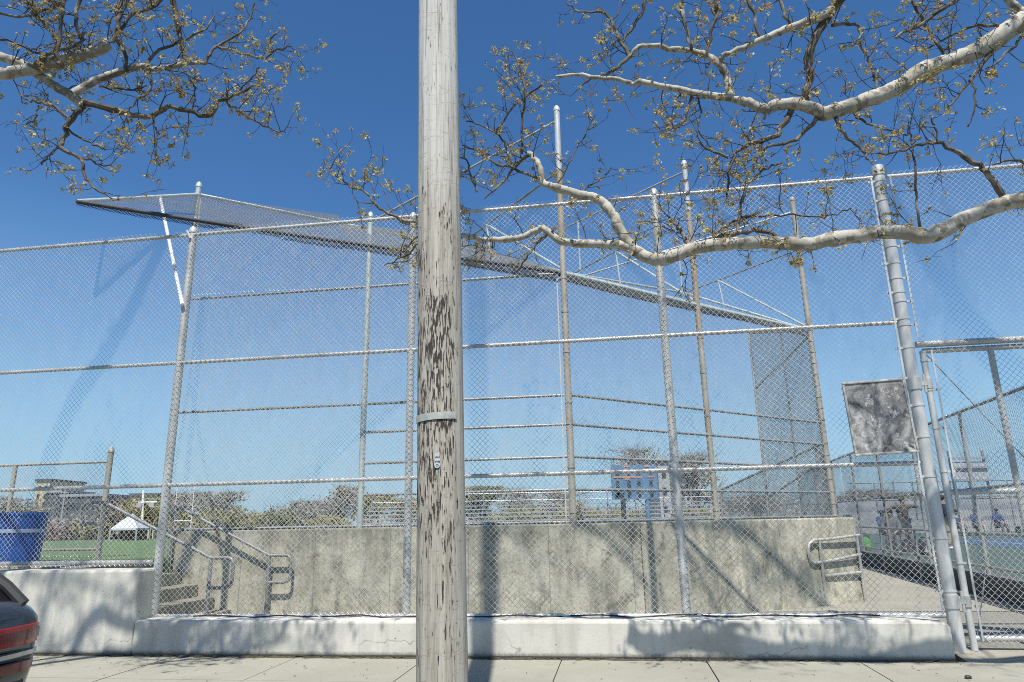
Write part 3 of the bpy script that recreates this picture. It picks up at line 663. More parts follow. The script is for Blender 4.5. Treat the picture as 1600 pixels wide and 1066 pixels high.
# ------------------------------------------------------------------ stair and handrails
st = MB(); sS = s0w + 1.15
for k in range(5):
    st.cm = 0
    a = sS - .30 * k; top = .06 + .188 * (k + 1)
    st.box(F(s0w - 1.92, .42, .0), FD * (a - (s0w - 1.92)), FN * 1.66, Vector((0, 0, top)))
o = st.build('stairs', 'plaza_concrete', bevel=.012, origin=F(sS, 1)); tag(o, 'short flight of worn concrete steps climbing to the field behind the fence', 'stairs')
q = MB(); q.box(F(s0w - 1.93, .13, 0), FD * 1.0, FN * .24, Vector((0, 0, 1.04))); q.box(F(s0w - 1.93, .131, 0), FD * 1.45, FN * .238, Vector((0, 0, .72)))
tag(q.build('stair_cheek', 'concrete_stained', bevel=.015, origin=F(s0w - 1.9, .2)), 'dark concrete side block of the steps, close behind the main left fence post', 'wall')
def handrail(label, px_top, px_bot, d, loop_px, top_px=None, zbase=.06):
    A, B_ = onF(*px_top, d), onF(*px_bot, d)
    t = thing('handrail', label, 'handrail', F(sOf(B_), d, zbase))
    r = .024; dirn = (B_ - A).normalized()
    L1 = onF(*loop_px, d); w = abs(sOf(L1) - sOf(B_)); hgt = .40
    pts = [A, B_]
    # rounded return loop at the foot
    c0 = B_ + FD * (w - .09)
    loop = [c0] + [c0 + FD * (.09 * math.sin(k * math.pi / 8)) - Vector((0, 0, .09 * (1 - math.cos(k * math.pi / 8)))) for k in range(1, 5)]
    c1 = c0 + FD * .09 - Vector((0, 0, hgt - .09))
    loop += [c1 - FD * (.09 * (1 - math.cos(k * math.pi / 8))) - Vector((0, 0, .09 * math.sin(k * math.pi / 8))) for k in range(0, 5)]
    loop += [B_ - Vector((0, 0, hgt))]
    pipe('top_rail', pts + loop, r, 'dark_rail', t)
    pipe('post', [Vector((B_.x, B_.y, zbase)), B_ - Vector((0, 0, .0))], .026, 'dark_rail', t)
    pipe('post', [Vector((A.x, A.y, .95)), A], .026, 'dark_rail', t)
    if top_px:
        T = onF(*top_px, d); w2 = abs(sOf(T) - sOf(A))
        pipe('end_loop', [A, A - FD * (w2 - .08), A - FD * (w2 - .02) - Vector((0, 0, .05)), A - FD * w2 - Vector((0, 0, .1)), A - FD * w2 - Vector((0, 0, .24)), A - FD * (w2 - .05) - Vector((0, 0, .30)), A - FD * .0 - Vector((0, 0, .31))], r, 'dark_rail', t)
    return t
handrail('dark pipe handrail with end loop, close against the stained wall', (272, 788), (421, 868), 1.97, (455, 870))
handrail('pipe handrail on the street side of the steps with loops at both ends', (164, 785), (330, 872), .78, (365, 876), (128, 787))
# ramp rail at the far end of the retaining wall
Yr = 11.9
rr = lambda x, y: at(x, y, 11.86 + (x - 1263) * .0055)
RR = thing('ramp_rail', 'galvanised two bar ramp rail at the right end of the retaining wall', 'handrail', Vector((rr(1290, 945).x, rr(1290, 945).y, .06)))
pipe('rail_loop', [rr(1343, 836), rr(1300, 842), rr(1272, 844), rr(1264, 850), rr(1263, 862), rr(1266, 876), rr(1272, 880), rr(1300, 876), rr(1345, 866)], .024, 'galvanised', RR)
pipe('lower_rail', [rr(1289, 900), rr(1347, 894)], .024, 'galvanised', RR)
for (x0, y0, x1, y1) in ((1280, 843, 1291, 944), (1338, 836, 1352, 935)): pipe('post', [rr(x0, y0), Vector((rr(x1, y1).x, rr(x1, y1).y, .05))], .024, 'galvanised', RR)

# ------------------------------------------------------------------ small fence on the high ground, far left
dS = 3.2
LF = thing('yard_fence', 'short grey chain link fence section on the high ground at the far left', 'fence', onF(158, 866, dS))
e = onF(172, 720, dS); sE = sOf(e); zE = onF(172, 705, dS).z
post('post', F(sE, dS, 1.0), F(sE, dS, zE), .05, 'aged_post', LF)
sE2 = sOf(onF(22, 745, dS)); post('post', F(sE2, dS, 1.0), F(sE2, dS, zE - .22), .04, 'aged_post', LF, cap=False)
post('post', F(sE2 - 2.4, dS, 1.0), F(sE2 - 2.4, dS, zE - .22), .04, 'aged_post', LF, cap=False)
for z in (zE - .2, 1.15): pipe('rail', [F(sE2 - 2.4, dS, z), F(sE, dS, z)], .024, 'aged_post', LF)
fabric('chain_link_mesh', sE2 - 2.4, sE, 1.03, zE - .17, LF, d=dS - .04, seed=6, mat='wire_old')

# ------------------------------------------------------------------ blue barrel
bc = onF(22, 850, 1.55); BX = Vector((bc.x, bc.y, 1.0))
BR = thing('barrel', 'big bright blue plastic drum bin standing behind the taller wall', 'barrel', BX)
zt_b = at(30, 801, BX.y).z - 1.0; rb = .40
q = MB(); q.lathe(BX, [(rb * .86, 0), (rb * .93, .02), (rb * .97, zt_b * .3), (rb * .99, zt_b * .58), (rb * 1.0, zt_b * .60), (rb * 1.0, zt_b * .66), (rb * 1.02, zt_b * .70), (rb * 1.04, zt_b * .93), (rb * 1.08, zt_b * .95), (rb * 1.08, zt_b), (rb * .99, zt_b), (rb * .96, zt_b * .8), (rb * .9, .1), (0, .08)], 40); q.build('drum', 'barrel_blue', BR, smooth=True)
q = MB(); q.lathe(BX, [(rb * 1.005, zt_b * .595), (rb * 1.03, zt_b * .60), (rb * 1.03, zt_b * .665), (rb * 1.005, zt_b * .67)], 40); q.build('hoop', 'barrel_band', BR, smooth=True)

# ------------------------------------------------------------------ backstop
dB = 2.56
P1 = Vector((.91, 11.2, 0)); P2 = Vector((3.71, 13.13, 0)); P3 = Vector((6.90, 15.40, 0)); PA = Vector((-5.72, 11.5, 0))
sD = sOf(P1); P1 = F(sD, dB)
sC = sOf(onF(570, 600, dB)); sA = sOf(onF(290.5, 470, dB))
BS = thing('backstop', 'big weathered baseball backstop of pipes and wire with an overhanging hood', 'backstop', P1 + Vector((0, 0, .95)))
zt1 = at(862, 172, P1.y).z; zt2 = at(1071, 256, P2.y).z; zt3 = at(1232, 313, P3.y).z
def twotone(base, ztop, zsplit, r):
    o = post('post', base + Vector((0, 0, .95)), base + Vector((0, 0, zsplit)), r, 'aged_post', BS, cap=False)
    post('post_extension', base + Vector((0, 0, zsplit + .001)), base + Vector((0, 0, ztop)), r * .97, 'galvanised_bright', BS)
    for z in (1.6, 2.3, 3.0, 3.35, 4.2, 4.9, 5.5): q = MB(); q.lathe(base + Vector((0, 0, z)), [(r, 0), (r + .008, .001), (r + .008, .03), (r, .031)], 14); q.build('clamp_band', 'aged_post', BS, smooth=True)
zs1 = at(869, 266, P1.y).z; zs2 = at(1085, 330, P2.y).z
def rusty(base, z0, z1, r):
    q = MB(); q.tube([base + Vector((0, 0, z0)), base + Vector((0, 0, z1))], r, 14); q.build('post_middle', 'rusty_post', BS, smooth=True)
for (P, ztop, zsp) in ((P1, zt1, zs1), (P2, zt2, zs2)):
    twotone(P, ztop, zsp, .056)
    rusty(P, 4.9 if P is P2 else 6.1, zsp - .01, .0585)
post('post', P3 + Vector((0, 0, .95)), P3 + Vector((0, 0, zt3)), .062, 'aged_post', BS)
for k in range(18): q = MB(); q.lathe(P3 + Vector((0, 0, 1.2 + k * .26)), [(.062, 0), (.071, .001), (.071, .03), (.062, .031)], 14); q.build('clamp_band', 'aged_post', BS, smooth=True)
zC = at(575, 338, F(sC, dB).y).z
post('post', F(sC, dB, .95), F(sC, dB, zC), .05, 'green_pipe', BS)
post('post', F(sA, dB, .95), F(sA, dB, 5.66), .05, 'aged_post', BS)
PAt = at(311, 291, PA.y); PA = Vector((PAt.x, PA.y, 0))
post('post', Vector((at(311, 600, PA.y).x * 0 + PA.x, PA.y, .95)), Vector((PA.x, PA.y, PAt.z)), .05, 'green_pipe', BS)
# rails
def zl(x, y): return onF(x, y, dB).z
zR1, zR2, zR3, zR4, zR5, zR6 = zl(880, 427), zl(890, 617), zl(890, 663), zl(890, 713.5), zl(890, 765), zl(600, 821.5)
for z in (zR1, zR2, zR6): pipe('rail', [F(sA, dB, z), F(sD - .06, dB, z)], .024, 'dark_rail', BS, 10)
for z in (zR3, zR4, zR5): pipe('rail', [F(sC, dB, z), F(sD - .06, dB, z)], .024, 'dark_rail', BS, 10)
seg = lambda z: [P1 + Vector((0, 0, z)), P2 + Vector((0, 0, z)), P3 + Vector((0, 0, z))]
for z in (zR1, zR2, zR3, zR4, zR5, zR6): pipe('rail', seg(z), .024, 'dark_rail' if z < zR1 else 'green_pipe', BS, 10)
# hood
hd = lambda p, z: Vector((p.x, p.y, z))
T = at(120, 315, 8.9)
h1, h2, h3 = hd(P1, zR1), hd(P2, zR1 - .02), hd(P3, zR1 + .02)
Q1, Q2, Q3 = at(715, 386, 14.1), at(895, 428, 16.17), at(1070, 458, 18.28); QA = hd(PA, at(311, 304, PA.y).z)
pipe('hood_pipe', [QA, QA.lerp(Q1, .5), Q1, Q2, Q3], .03, 'green_pipe', BS)
pipe('hood_pipe', [QA, T], .032, 'green_pipe', BS)
sag = lambda a, b_, k, dz: a.lerp(b_, k) - Vector((0, 0, dz))
low = [T] + [sag(T, h1, k / 8, .03 * math.sin(math.pi * min(1, k / 8 * 1.15)) ** 1 * (1 - k / 8) ** .5) for k in range(1, 8)] + [h1]
pipe('hood_pipe', low, .03, 'wire_shade', BS)  # shaded lower pipe, painted as dark as the hem
pipe('hood_pipe', [h1, h2, h3], .034, 'green_pipe', BS)
for a, b_ in ((h1, Q1), (h2, Q2), (h3, Q3)): pipe('hood_arm', [a, b_], .03, 'green_pipe', BS)
def quadlink(name, a, b_, c_, d_, seed, mat='wire_old', r=.0026, p=.036, wob=.03):
    """fabric stretched over a planar-ish quad a-b-c-d"""
    U = (b_ - a).normalized(); Nn = U.cross(d_ - a).normalized(); V = Nn.cross(U)
    poly = [((p_ - a).dot(U), (p_ - a).dot(V)) for p_ in (a, b_, c_, d_)]
    return chainlink(name, a, U, V, poly, BS, mat, seed=seed, r=r, p=p, wob=wob)
half = T.lerp(h1, .5) - Vector((0, 0, .02)); hq = QA.lerp(Q1, .5)
quadlink('hood_mesh', T, half, hq, QA, 11, 'wire_dim', r=.0024, p=.052)  # left half of the hood: darker wire colour stands in for tree shade
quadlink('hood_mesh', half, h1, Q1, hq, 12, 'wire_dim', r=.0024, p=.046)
quadlink('hood_mesh', h1, h2, Q2, Q1, 13, r=.003); quadlink('hood_mesh', h2, h3, Q3, Q2, 14, r=.003)
# doubled, bunched fabric hanging along the lower hood edge, its shade put into near-black wire
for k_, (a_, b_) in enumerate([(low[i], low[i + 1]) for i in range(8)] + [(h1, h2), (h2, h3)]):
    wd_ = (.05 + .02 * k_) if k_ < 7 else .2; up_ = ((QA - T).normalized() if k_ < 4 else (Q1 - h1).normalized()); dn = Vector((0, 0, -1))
    quadlink('hood_hem', a_ + dn * (.03 + wd_ * .6), b_ + dn * (.03 + min(.2, wd_ + .02) * .6), b_ + up_ * wd_ * 2, a_ + up_ * wd_ * 2, 50 + k_, 'wire_shade', r=.0042, p=.024, wob=.02)
# lit panel hanging from the upper hood pipe between the tall left post and the mid post
pm_ = QA.lerp(Q1, .42)
quadlink('chain_link_mesh', Vector((QA.x, QA.y - .03, zR1 - .2)), Vector((F(sC, dB).x, F(sC, dB).y - .05, zR1)), Vector((F(sC, dB).x, F(sC, dB).y - .05, zC - .28)), Vector((QA.x, QA.y - .03, QA.z - .04)), 26, 'wire')
q = MB(); q.box(Vector((QA.x + .07, QA.y - .06, zR1)), FD * .025, FN * .006, Vector((0, 0, QA.z - zR1 - .1))); q.build('tension_bar', 'galvanised_bright', BS)
# fabric of the upright panels
def upright(a, b_, z0, z1, seed, par=BS, mat='wire_old'):
    w = (Vector((b_.x, b_.y, 0)) - Vector((a.x, a.y, 0))); L = w.length
    return chainlink('chain_link_mesh', Vector((a.x, a.y, z0)), w, (0, 0, 1), [(0, 0), (L, 0), (L, z1 - z0), (0, z1 - z0)], par, mat, seed=seed)
offB = -FN * .03
upright(F(sA, dB) + offB, F(sC, dB) + offB, 1.42, zR1, 21, mat='wire'); upright(F(sC, dB) + offB, P1 + offB, 1.42, zR1, 22, mat='wire')
upright(P1, P2, 1.42, zR1, 23); upright(P2, P3, 1.42, zR1, 24)
# gable of fabric between left rail and the rising hood pipe
quadlink('chain_link_mesh', F(sC, dB, zR1), hd(P1, zR1), F(sD - .3, dB, zR1 + .12), F(sC, dB, zC - .25), 25, 'wire')
q = MB(); a = F(sD - .12, dB - .03, 1.45); q.box(a, FD * .02, FN * .006, Vector((0, 0, zR1 - 1.45))); q.build('tension_bar', 'galvanised_bright', BS)
# cantilever struts and tie rods above the hood
def solve(a, b_, px):
    lo, hi = 0.0, 1.0; f = lambda t: pix(a.lerp(b_, t))[0] - px
    s_ = f(0) > 0
    for _ in range(40):
        m_ = (lo + hi) / 2
        if (f(m_) > 0) == s_: lo = m_
        else: hi = m_
    return a.lerp(b_, lo), lo
for (P, px, py, Q, h, ax) in ((P1, 868, 267, Q1, h1, 761), (P2, 1085, 333, Q2, h2, 962), (P3, 1241, 390, Q3, h3, 1122)):
    top = hd(P, at(px, py, P.y).z); ap, t = solve(top, Q, ax)
    pipe('tie_rod', [top, Q], .021, 'dark_rail', BS, 8); pipe('strut', [ap, h + Vector((0, 0, .06))], .024, 'green_pipe', BS, 8)
    pipe('hanger', [ap, h.lerp(Q, t * .96)], .022, 'green_pipe', BS, 8)
ends = [F(sC, dB, zC - .12), Q1.lerp(Q2, .36), Q2.lerp(Q3, .09)]
for (P, px, py, E, hx) in ((P1, 858, 189, ends[0], None), (P2, 1067, 268, ends[1], 903), (P3, 1234, 331, ends[2], 1060)):
    top = hd(P, at(px, py, P.y).z); pipe('tie_rod', [top, E], .02, 'dark_rail', BS, 8)
    if hx:
        ap, t = solve(top, E, hx); Pb = {903: h1, 1060: h2}[hx]; hh = at(hx + 3, 422 if hx == 903 else 460, ap.y); pipe('hanger', [ap, Vector((ap.x, ap.y, hh.z))], .02, 'green_pipe', BS, 8)
# bright white prop under the left end
e1, _ = solve(QA, T, 250); pipe('white_prop', [e1, onF(285, 476, -.08)], .026, 'white_paint', BS)
pipe('stub', [onF(297, 372, -.05), onF(291.5, 360, -.1)], .02, 'white_paint', BS, 8)
# side wing at the right end
az = Vector((-.58, .815, 0)).normalized(); W2 = P3 + az * 1.62; W4 = P3 + az * 2.95
zw = at(1172, 521, W2.y).z
pipe('wing_post', [hd(W2, .9), hd(W2, zw)], .03, 'galvanised', BS); pipe('wing_post', [hd(W4, .9), hd(W4, 2.15)], .03, 'aged_post', BS)
pipe('wing_rail', [h3, hd(W2, zw)], .026, 'dark_rail', BS); pipe('wing_rail', [hd(P3, 3.05), hd(W4, 2.15)], .028, 'dark_rail', BS)
pipe('wing_brace', [h3 - Vector((0, 0, .1)), hd(W2, at(1187, 608, W2.y).z)], .024, 'dark_rail', BS); pipe('wing_brace', [hd(P3, 2.7), hd(W2, 1.9)], .024, 'dark_rail', BS)
Wm = P3 + az * .75; pipe('wing_post', [hd(Wm, .9), hd(Wm, zw - .1)], .02, 'dark_rail', BS)
w = az; zlow = 1.0
chainlink('chain_link_mesh', hd(P3, zlow), az, (0, 0, 1), [(0, 0), (1.62, 0), (1.62, zw - zlow), (0, zR1 - zlow)], BS, 'wire_dim', seed=31, p=.021, r=.0046)
chainlink('chain_link_mesh', hd(W2, zlow), az, (0, 0, 1), [(0, 0), (1.33, 0), (1.33, 2.15 - zlow), (0, 2.55 - zlow)], BS, 'wire_dim', seed=32, p=.021, r=.0046)

# ------------------------------------------------------------------ court side, right
K0 = Vector((7.8, 11.3, 0)); KD = Vector((.238, 1, 0)).normalized(); KN = Vector((KD.y, -KD.x, 0))
def K(t, e=0, z=0): return K0 + KD * t + KN * e + Vector((0, 0, z))
q = MB(); q.prism([K(-2.2, 0, -.05), K(26, 0, -.05), K(26, .32, -.05), K(-2.2, .32, -.05)], (0, 0, .47)); tag(q.build('court_kerb_wall', 'dark_concrete', origin=K(-2, 0), bevel=.015), 'dark low concrete kerb wall under the tall fence beside the courts', 'wall')
sheet('court', [K(-2.2, .33, .30), K(40, .33, .30), K(40, 40, .30), K(-2.2, 40, .30)], 'court_green', .4)
b = MB(); b.prism([K(6, 5.5, .308), K(24, 5.5, .308), K(24, 24, .308), K(6, 24, .308)], (0, 0, -.004)); struct(b.build('court_marking', 'court_blue'))
b = MB()
for (a0, a1, e0, e1) in ((8, 22, 7, 7.06), (8, 22, 12, 12.06), (8, 8.06, 7, 17), (15, 15.06, 7, 17)): b.prism([K(a0, e0, .3125), K(a1, e0, .3125), K(a1, e1, .3125), K(a0, e1, .3125)], (0, 0, -.003))
struct(b.build('court_marking', 'white_paint'))
CF = thing('court_fence', 'tall grey chain link fence receding along the courts behind the gate', 'fence', K(0, .1, .4))
tt = [-1.9, 1.6, 4.6, 7.6, 10.6, 13.6, 17, 21]
for k, t in enumerate(tt): post('post', K(t, .16, .4), K(t, .16, 3.32), .035, 'aged_post' if k > 2 else 'galvanised', CF, cap=False)
for z in (3.30, 1.9): pipe('rail', [K(-1.9, .16, z), K(21, .16, z)], .026, 'dark_rail', CF, 10)
chainlink('chain_link_mesh', K(-1.9, .12, .42), KD, (0, 0, 1), [(0, 0), (14, 0), (14, 2.93), (0, 2.93)], CF, 'wire_dim', seed=41, r=.0019)
chainlink('chain_link_mesh', K(12.1, .12, .42), KD, (0, 0, 1), [(0, 0), (9, 0), (9, 2.93), (0, 2.93)], CF, 'wire_dim', p=.055, seed=42, r=.0024)
RL = thing('court_railing', 'dark two bar pipe railing on the path edge in front of the courts', 'railing', K(0, -.25, .05))
for t in (-1.5, 1.3, 4.1, 6.9, 9.7, 12.5): pipe('post', [K(t, -.22, .03), K(t, -.22, 1.16)], .024, 'dark_rail', RL, 8)
for z in (1.15, .62): pipe('rail', [K(-1.5, -.22, z), K(12.5, -.22, z)], .024, 'dark_rail', RL, 8)
# cross fence at the far end of the path
XF = thing('cross_fence', 'thin dark wire fence with slim posts closing the far end of the path', 'fence', K(12.6, -.3, 0))
A_, B__ = K(13, 0), P3 + Vector((.9, 2.6, 0))
for k in range(4): pp = A_.lerp(B__, k / 3); pipe('post', [hd(pp, .0), hd(pp, 3.35 - .35 * (k == 3))], .03, 'dark_rail', XF, 8)
for z in (3.2, 1.8): pipe('rail', [hd(A_, z), hd(B__, z)], .022, 'dark_rail', XF, 8)
chainlink('chain_link_mesh', hd(B__, .1), A_ - B__, (0, 0, 1), [(0, 0), ((A_ - B__).length, 0), ((A_ - B__).length, 3.1), (0, 3.1)], XF, 'wire_dim', p=.055, r=.0022, seed=43)

# ------------------------------------------------------------------ parked car (dark SUV, tail toward us)
corner = onF(62, 1000, -5.06)
sC0 = sOf(corner) + .07; dC0 = -5.06 - .955
CU, CW = -FD, FN          # car axes: forward, toward the kerb
CAR = thing('parked_car', 'dark blue-grey car parked at the kerb with its red tail light and chrome strip showing', 'car', F(sC0 - 2.3, dC0, -.13))
def C(u, w, z): return F(sC0, dC0) + CU * u + CW * w + Vector((0, 0, z))
def loft(secs, mat, name, par, k=20, pw=4.0):
    q = MB()
    for (u, hw, z0, z1, du) in secs:
        for j in range(k):
            a = 2 * math.pi * j / k; ca, sa = math.cos(a), math.sin(a)
            x = hw * math.copysign(abs(ca) ** (2 / pw), ca); z = (z0 + z1) / 2 + (z1 - z0) / 2 * math.copysign(abs(sa) ** (2 / pw), sa)
            q.v.append(tuple(C(u + du * abs(x / hw) ** 3, x, z)))
    for i in range(len(secs) - 1):
        for j in range(k):
            n = (j + 1) % k; q.f.append((i * k + j, i * k + n, (i + 1) * k + n, (i + 1) * k + j)); q.m.append(0)
    q.f.append(tuple(range(k))[::-1]); q.f.append(tuple((len(secs) - 1) * k + j for j in range(k))); q.m += [0, 0]
    return q.build(name, mat, par, smooth=True)
loft([(.03, .925, .78, 1.07, .045), (.045, .95, .74, 1.10, .045), (.10, .965, .6, 1.14, .03), (.18, .965, .4, 1.165, .02), (.6, .955, .22, 1.16, 0), (1.6, .955, .2, 1.10, 0), (3.0, .955, .2, 1.04, 0), (3.6, .94, .2, .99, 0), (4.2, .91, .24, .88, -.02), (4.5, .84, .3, .76, -.08), (4.58, .7, .38, .68, -.1)], 'car_paint', 'body', CAR, 40, 8.0)
loft([(.03, .88, .18, .66, .06), (.02, .915, .14, .845, .07), (.16, .955, .12, .85, .04), (.5, .958, .12, .80, 0)], 'car_trim', 'bumper', CAR, 32, 7.0)
gh = MB()
lev = [(1.10, .10, 3.25, .88), (1.20, .20, 3.05, .855), (1.42, .50, 2.65, .77), (1.52, .68, 2.45, .71)]
for (z, a, b_, hw) in lev:
    for (u, w) in ((a + .05, -hw), (a, -hw * .8), (a, hw * .8), (a + .05, hw), (b_ - .1, hw), (b_, hw * .75), (b_, -hw * .75), (b_ - .1, -hw)): gh.v.append(tuple(C(u, w, z)))
for i in range(3):
    for j in range(8): gh.f.append((i * 8 + j, i * 8 + (j + 1) % 8, i * 8 + 8 + (j + 1) % 8, i * 8 + 8 + j)); gh.m.append(0)
gh.f.append(tuple(range(24, 32))); gh.m.append(0); gh.build('window_glass', 'car_glass', CAR)
rf = MB(); rf.prism([C(.62, -.66, 1.53), C(.62, .66, 1.53), C(1.2, .70, 1.545), C(2.4, .66, 1.53), C(2.4, -.66, 1.53), C(1.2, -.70, 1.545)], (0, 0, .05)); rf.build('roof', 'car_paint', CAR, bevel=.02)
for sgn in (1, -1):
    for pts_, r_ in (([C(.13, sgn * .88, 1.12), C(.22, sgn * .855, 1.21), C(.52, sgn * .775, 1.43), C(.68, sgn * .71, 1.53)], .03), ([C(3.18, sgn * .86, 1.1), C(2.4, sgn * .68, 1.54)], .035), ([C(1.75, sgn * .875, 1.11), C(1.7, sgn * .70, 1.54)], .035)):
        pl = MB(); pl.tube(pts_, r_, 8); pl.build('pillar', 'car_trim', CAR, smooth=True)
def wrap(name, z0, z1, mat, par, out, w0=.30, skew=0.0, sgn=1):
    prof = [(.025, w0), (.022, .55), (.03, .74), (.045, .86), (.085, .935), (.15, .957), (.28, .960)]
    q = MB()
    k = len(prof)
    for i, (u, w) in enumerate(prof):
        f = i / (k - 1); n = Vector((-1, 0)) if i < 2 else Vector((-(1 - f) - .05, f)).normalized()
        for (off, z) in ((out, z0), (out, z1), (-.03, z1), (-.03, z0)):
            q.v.append(tuple(C(u + n.x * off, sgn * (w + n.y * off), z + skew * f)))
    for i in range(k - 1):
        for e in range(4): q.f.append((i * 4 + e, i * 4 + (e + 1) % 4, i * 4 + 4 + (e + 1) % 4, i * 4 + 4 + e)); q.m.append(0)
    q.f += [(0, 1, 2, 3), tuple((k - 1) * 4 + e for e in (3, 2, 1, 0))]; q.m += [0, 0]
    return q.build(name, mat, par, smooth=True)
for sgn in (1, -1):
    lt = wrap('tail_light', .93, 1.022, 'lens_red', CAR, .012, sgn=sgn); wrap('lens_insert', .952, 1.002, 'lens_dark', lt, .018, sgn=sgn)
    wrap('reflector', .80, .845, 'lens_dark', CAR, .006, .5, sgn=sgn)
    wrap('chrome_strip', .876, .897, 'chrome', CAR, .016, .02, sgn=sgn)
for u in (.85, 3.65):
    for sgn in (-1, 1):
        cc = C(u, sgn * .84, .20); axw = CW * sgn
        q = MB(); q.lathe(cc - axw * .10, [(.22, 0), (.31, .0), (.335, .03), (.335, .17), (.31, .2), (.22, .2)], 28, axw); w_ = q.build('wheel', 'black_rubber', CAR, smooth=True)
        q = MB(); q.lathe(cc + axw * .085, [(.225, 0), (.22, .015), (.05, .03), (0, .03)], 20, axw); q.build('rim', 'alloy', w_, smooth=True)

# ------------------------------------------------------------------ people (far off, on the courts)
def skinmesh(name, verts, edges, rad, mat, parent, sub=1):
    me = bpy.data.meshes.new(name); base = ORIG.get(parent.name, Vector())
    me.from_pydata([tuple(v) for v in verts], edges, []); me.materials.append(M[mat])
    o = bpy.data.objects.new(name, me); col.objects.link(o); o.parent = parent
    o.modifiers.new('skin', 'SKIN'); s = o.modifiers.new('sub', 'SUBSURF'); s.levels = sub; s.render_levels = sub
    for i, r in enumerate(rad):
        me.skin_vertices[0].data[i].radius = (r, r); me.skin_vertices[0].data[i].use_root = (i == 0)
    o.modifiers['skin'].use_smooth_shade = True
    return o
def person(label, loc, face, J, top, bottom, hair='hair_dark', shoes='cloth_black', group=None, hairlen=0.0):
    """J: joint positions (x right, y forward, z up) of one pose; body one continuous skin"""
    t = thing('person', label, 'person', loc, group); t.rotation_euler = (0, 0, face)
    v = []; e = []; r = []
    def add(p, rad, par=None):
        v.append(Vector(p)); r.append(rad)
        if par is not None: e.append((par, len(v) - 1))
        return len(v) - 1
    pel = add(J['pelvis'], .125); sp_ = add(Vector(J['pelvis']).lerp(Vector(J['chest']), .5), .115, pel); ch = add(J['chest'], .125, sp_)
    nk = add(J['neck'], .052, ch); hd0 = add(J['head'], .078, nk); hd1 = add(Vector(J['head']) + Vector((0, 0, .1)), .074, hd0)
    add(Vector(J['head']) + Vector((0, .098, .02)), .016, hd0)
    for s in (-1, 1):
        S = 'R' if s > 0 else 'L'
        sh = add(J['sh' + S], .06, ch); el = add(J['el' + S], .043, sh); wr = add(J['wr' + S], .028, el)
        d = (Vector(J['wr' + S]) - Vector(J['el' + S])).normalized(); pm = add(Vector(J['wr' + S]) + d * .07, .036, wr)
        side = d.cross(Vector((0, .3, 1))).normalized()
        for k, (o_, L) in enumerate(((-.03, .075), (-.01, .09), (.01, .085), (.03, .065))):
            a = add(Vector(v[pm]) + side * o_ + d * .035, .009, pm); b_ = add(v[a] + d * L * .5 + Vector((0, 0, -.008)), .008, a); add(v[b_] + d * L * .4 + Vector((0, 0, -.018)), .007, b_)
        th = add(Vector(v[wr]) + d * .03 + side * -.045, .010, wr); add(v[th] + d * .04 - side * .015, .009, th)
        hp = add(J['hip' + S], .085, pel); kn = add(J['kn' + S], .06, hp); an = add(J['an' + S], .042, kn); add(Vector(J['an' + S]) + Vector((0, .15, -.055)), .035, an)
    skinmesh('body', v, e, r, 'skin', t)
    tv = [J['pelvis'], Vector(J['pelvis']).lerp(Vector(J['chest']), .5), J['chest'], Vector(J['neck']) - Vector((0, 0, .05))]; te = [(0, 1), (1, 2), (2, 3)]; tr = [.155, .15, .16, .075]
    for S in 'LR':
        n = len(tv); tv += [J['sh' + S], J['el' + S], Vector(J['el' + S]).lerp(Vector(J['wr' + S]), .9)]; te += [(2, n), (n, n + 1), (n + 1, n + 2)]; tr += [.085, .068, .052]
    skinmesh('jacket', tv, te, tr, top, t)
    bv = [Vector(J['pelvis']) - Vector((0, 0, .0))]; be = []; br = [.148]
    for S in 'LR':
        n = len(bv); bv += [J['hip' + S], J['kn' + S], Vector(J['an' + S]) + Vector((0, 0, .02))]; be += [(0, n), (n, n + 1), (n + 1, n + 2)]; br += [.105, .08, .065]
    skinmesh('trousers', bv, be, br, bottom, t)
    h = MB(); c_ = Vector(J['head']) + Vector((0, -.018, .085)); h.ellipsoid(c_, .098, .108, .095)
    if hairlen: h.ellipsoid(c_ + Vector((0, -.04, -.1)), .085, .06, .12)
    def lb(bm_, nm, mt):
        o = bm_.build(nm, mt, None, smooth=True); o.parent = t; return o
    lb(h, 'hair', hair)
    ey = MB()
    for s in (-1, 1): ey.ellipsoid(Vector(J['head']) + Vector((s * .032, .078, .045)), .011, .008, .008, 8, 5)
    lb(ey, 'eyes', 'hair_dark')
    for S in 'LR':
        q = MB(); q.ellipsoid(Vector(J['an' + S]) + Vector((0, .07, -.05)), .055, .145, .05, 10, 6); lb(q, 'shoe', shoes)
    return t
def stand(**kw):
    J = dict(pelvis=(0, 0, .95), chest=(0, .01, 1.32), neck=(0, .01, 1.5), head=(0, .03, 1.6), shL=(-.19, 0, 1.42), shR=(.19, 0, 1.42), elL=(-.25, .0, 1.14), elR=(.25, 0, 1.14), wrL=(-.26, .08, .9), wrR=(.26, .08, .9),
             hipL=(-.1, 0, .9), hipR=(.1, 0, .9), knL=(-.11, .03, .5), knR=(.11, .02, .5), anL=(-.12, -.02, .1), anR=(.12, -.03, .1)); J.update(kw); return J
def sit(**kw):
    J = dict(pelvis=(0, 0, .52), chest=(0, -.02, .88), neck=(0, .02, 1.07), head=(0, .05, 1.16), shL=(-.18, -.01, 1.0), shR=(.18, -.01, 1.0), elL=(-.24, .1, .76), elR=(.24, .1, .76), wrL=(-.14, .32, .68), wrR=(.14, .32, .68),
             hipL=(-.1, .08, .5), hipR=(.1, .08, .5), knL=(-.13, .46, .5), knR=(.13, .46, .5), anL=(-.13, .5, .1), anR=(.13, .5, .1)); J.update(kw); return J
zc = .30
def court_pt(x, Y): p = at(x, 800, Y); return Vector((p.x, Y, zc))
pA = court_pt(1411, 25.5)
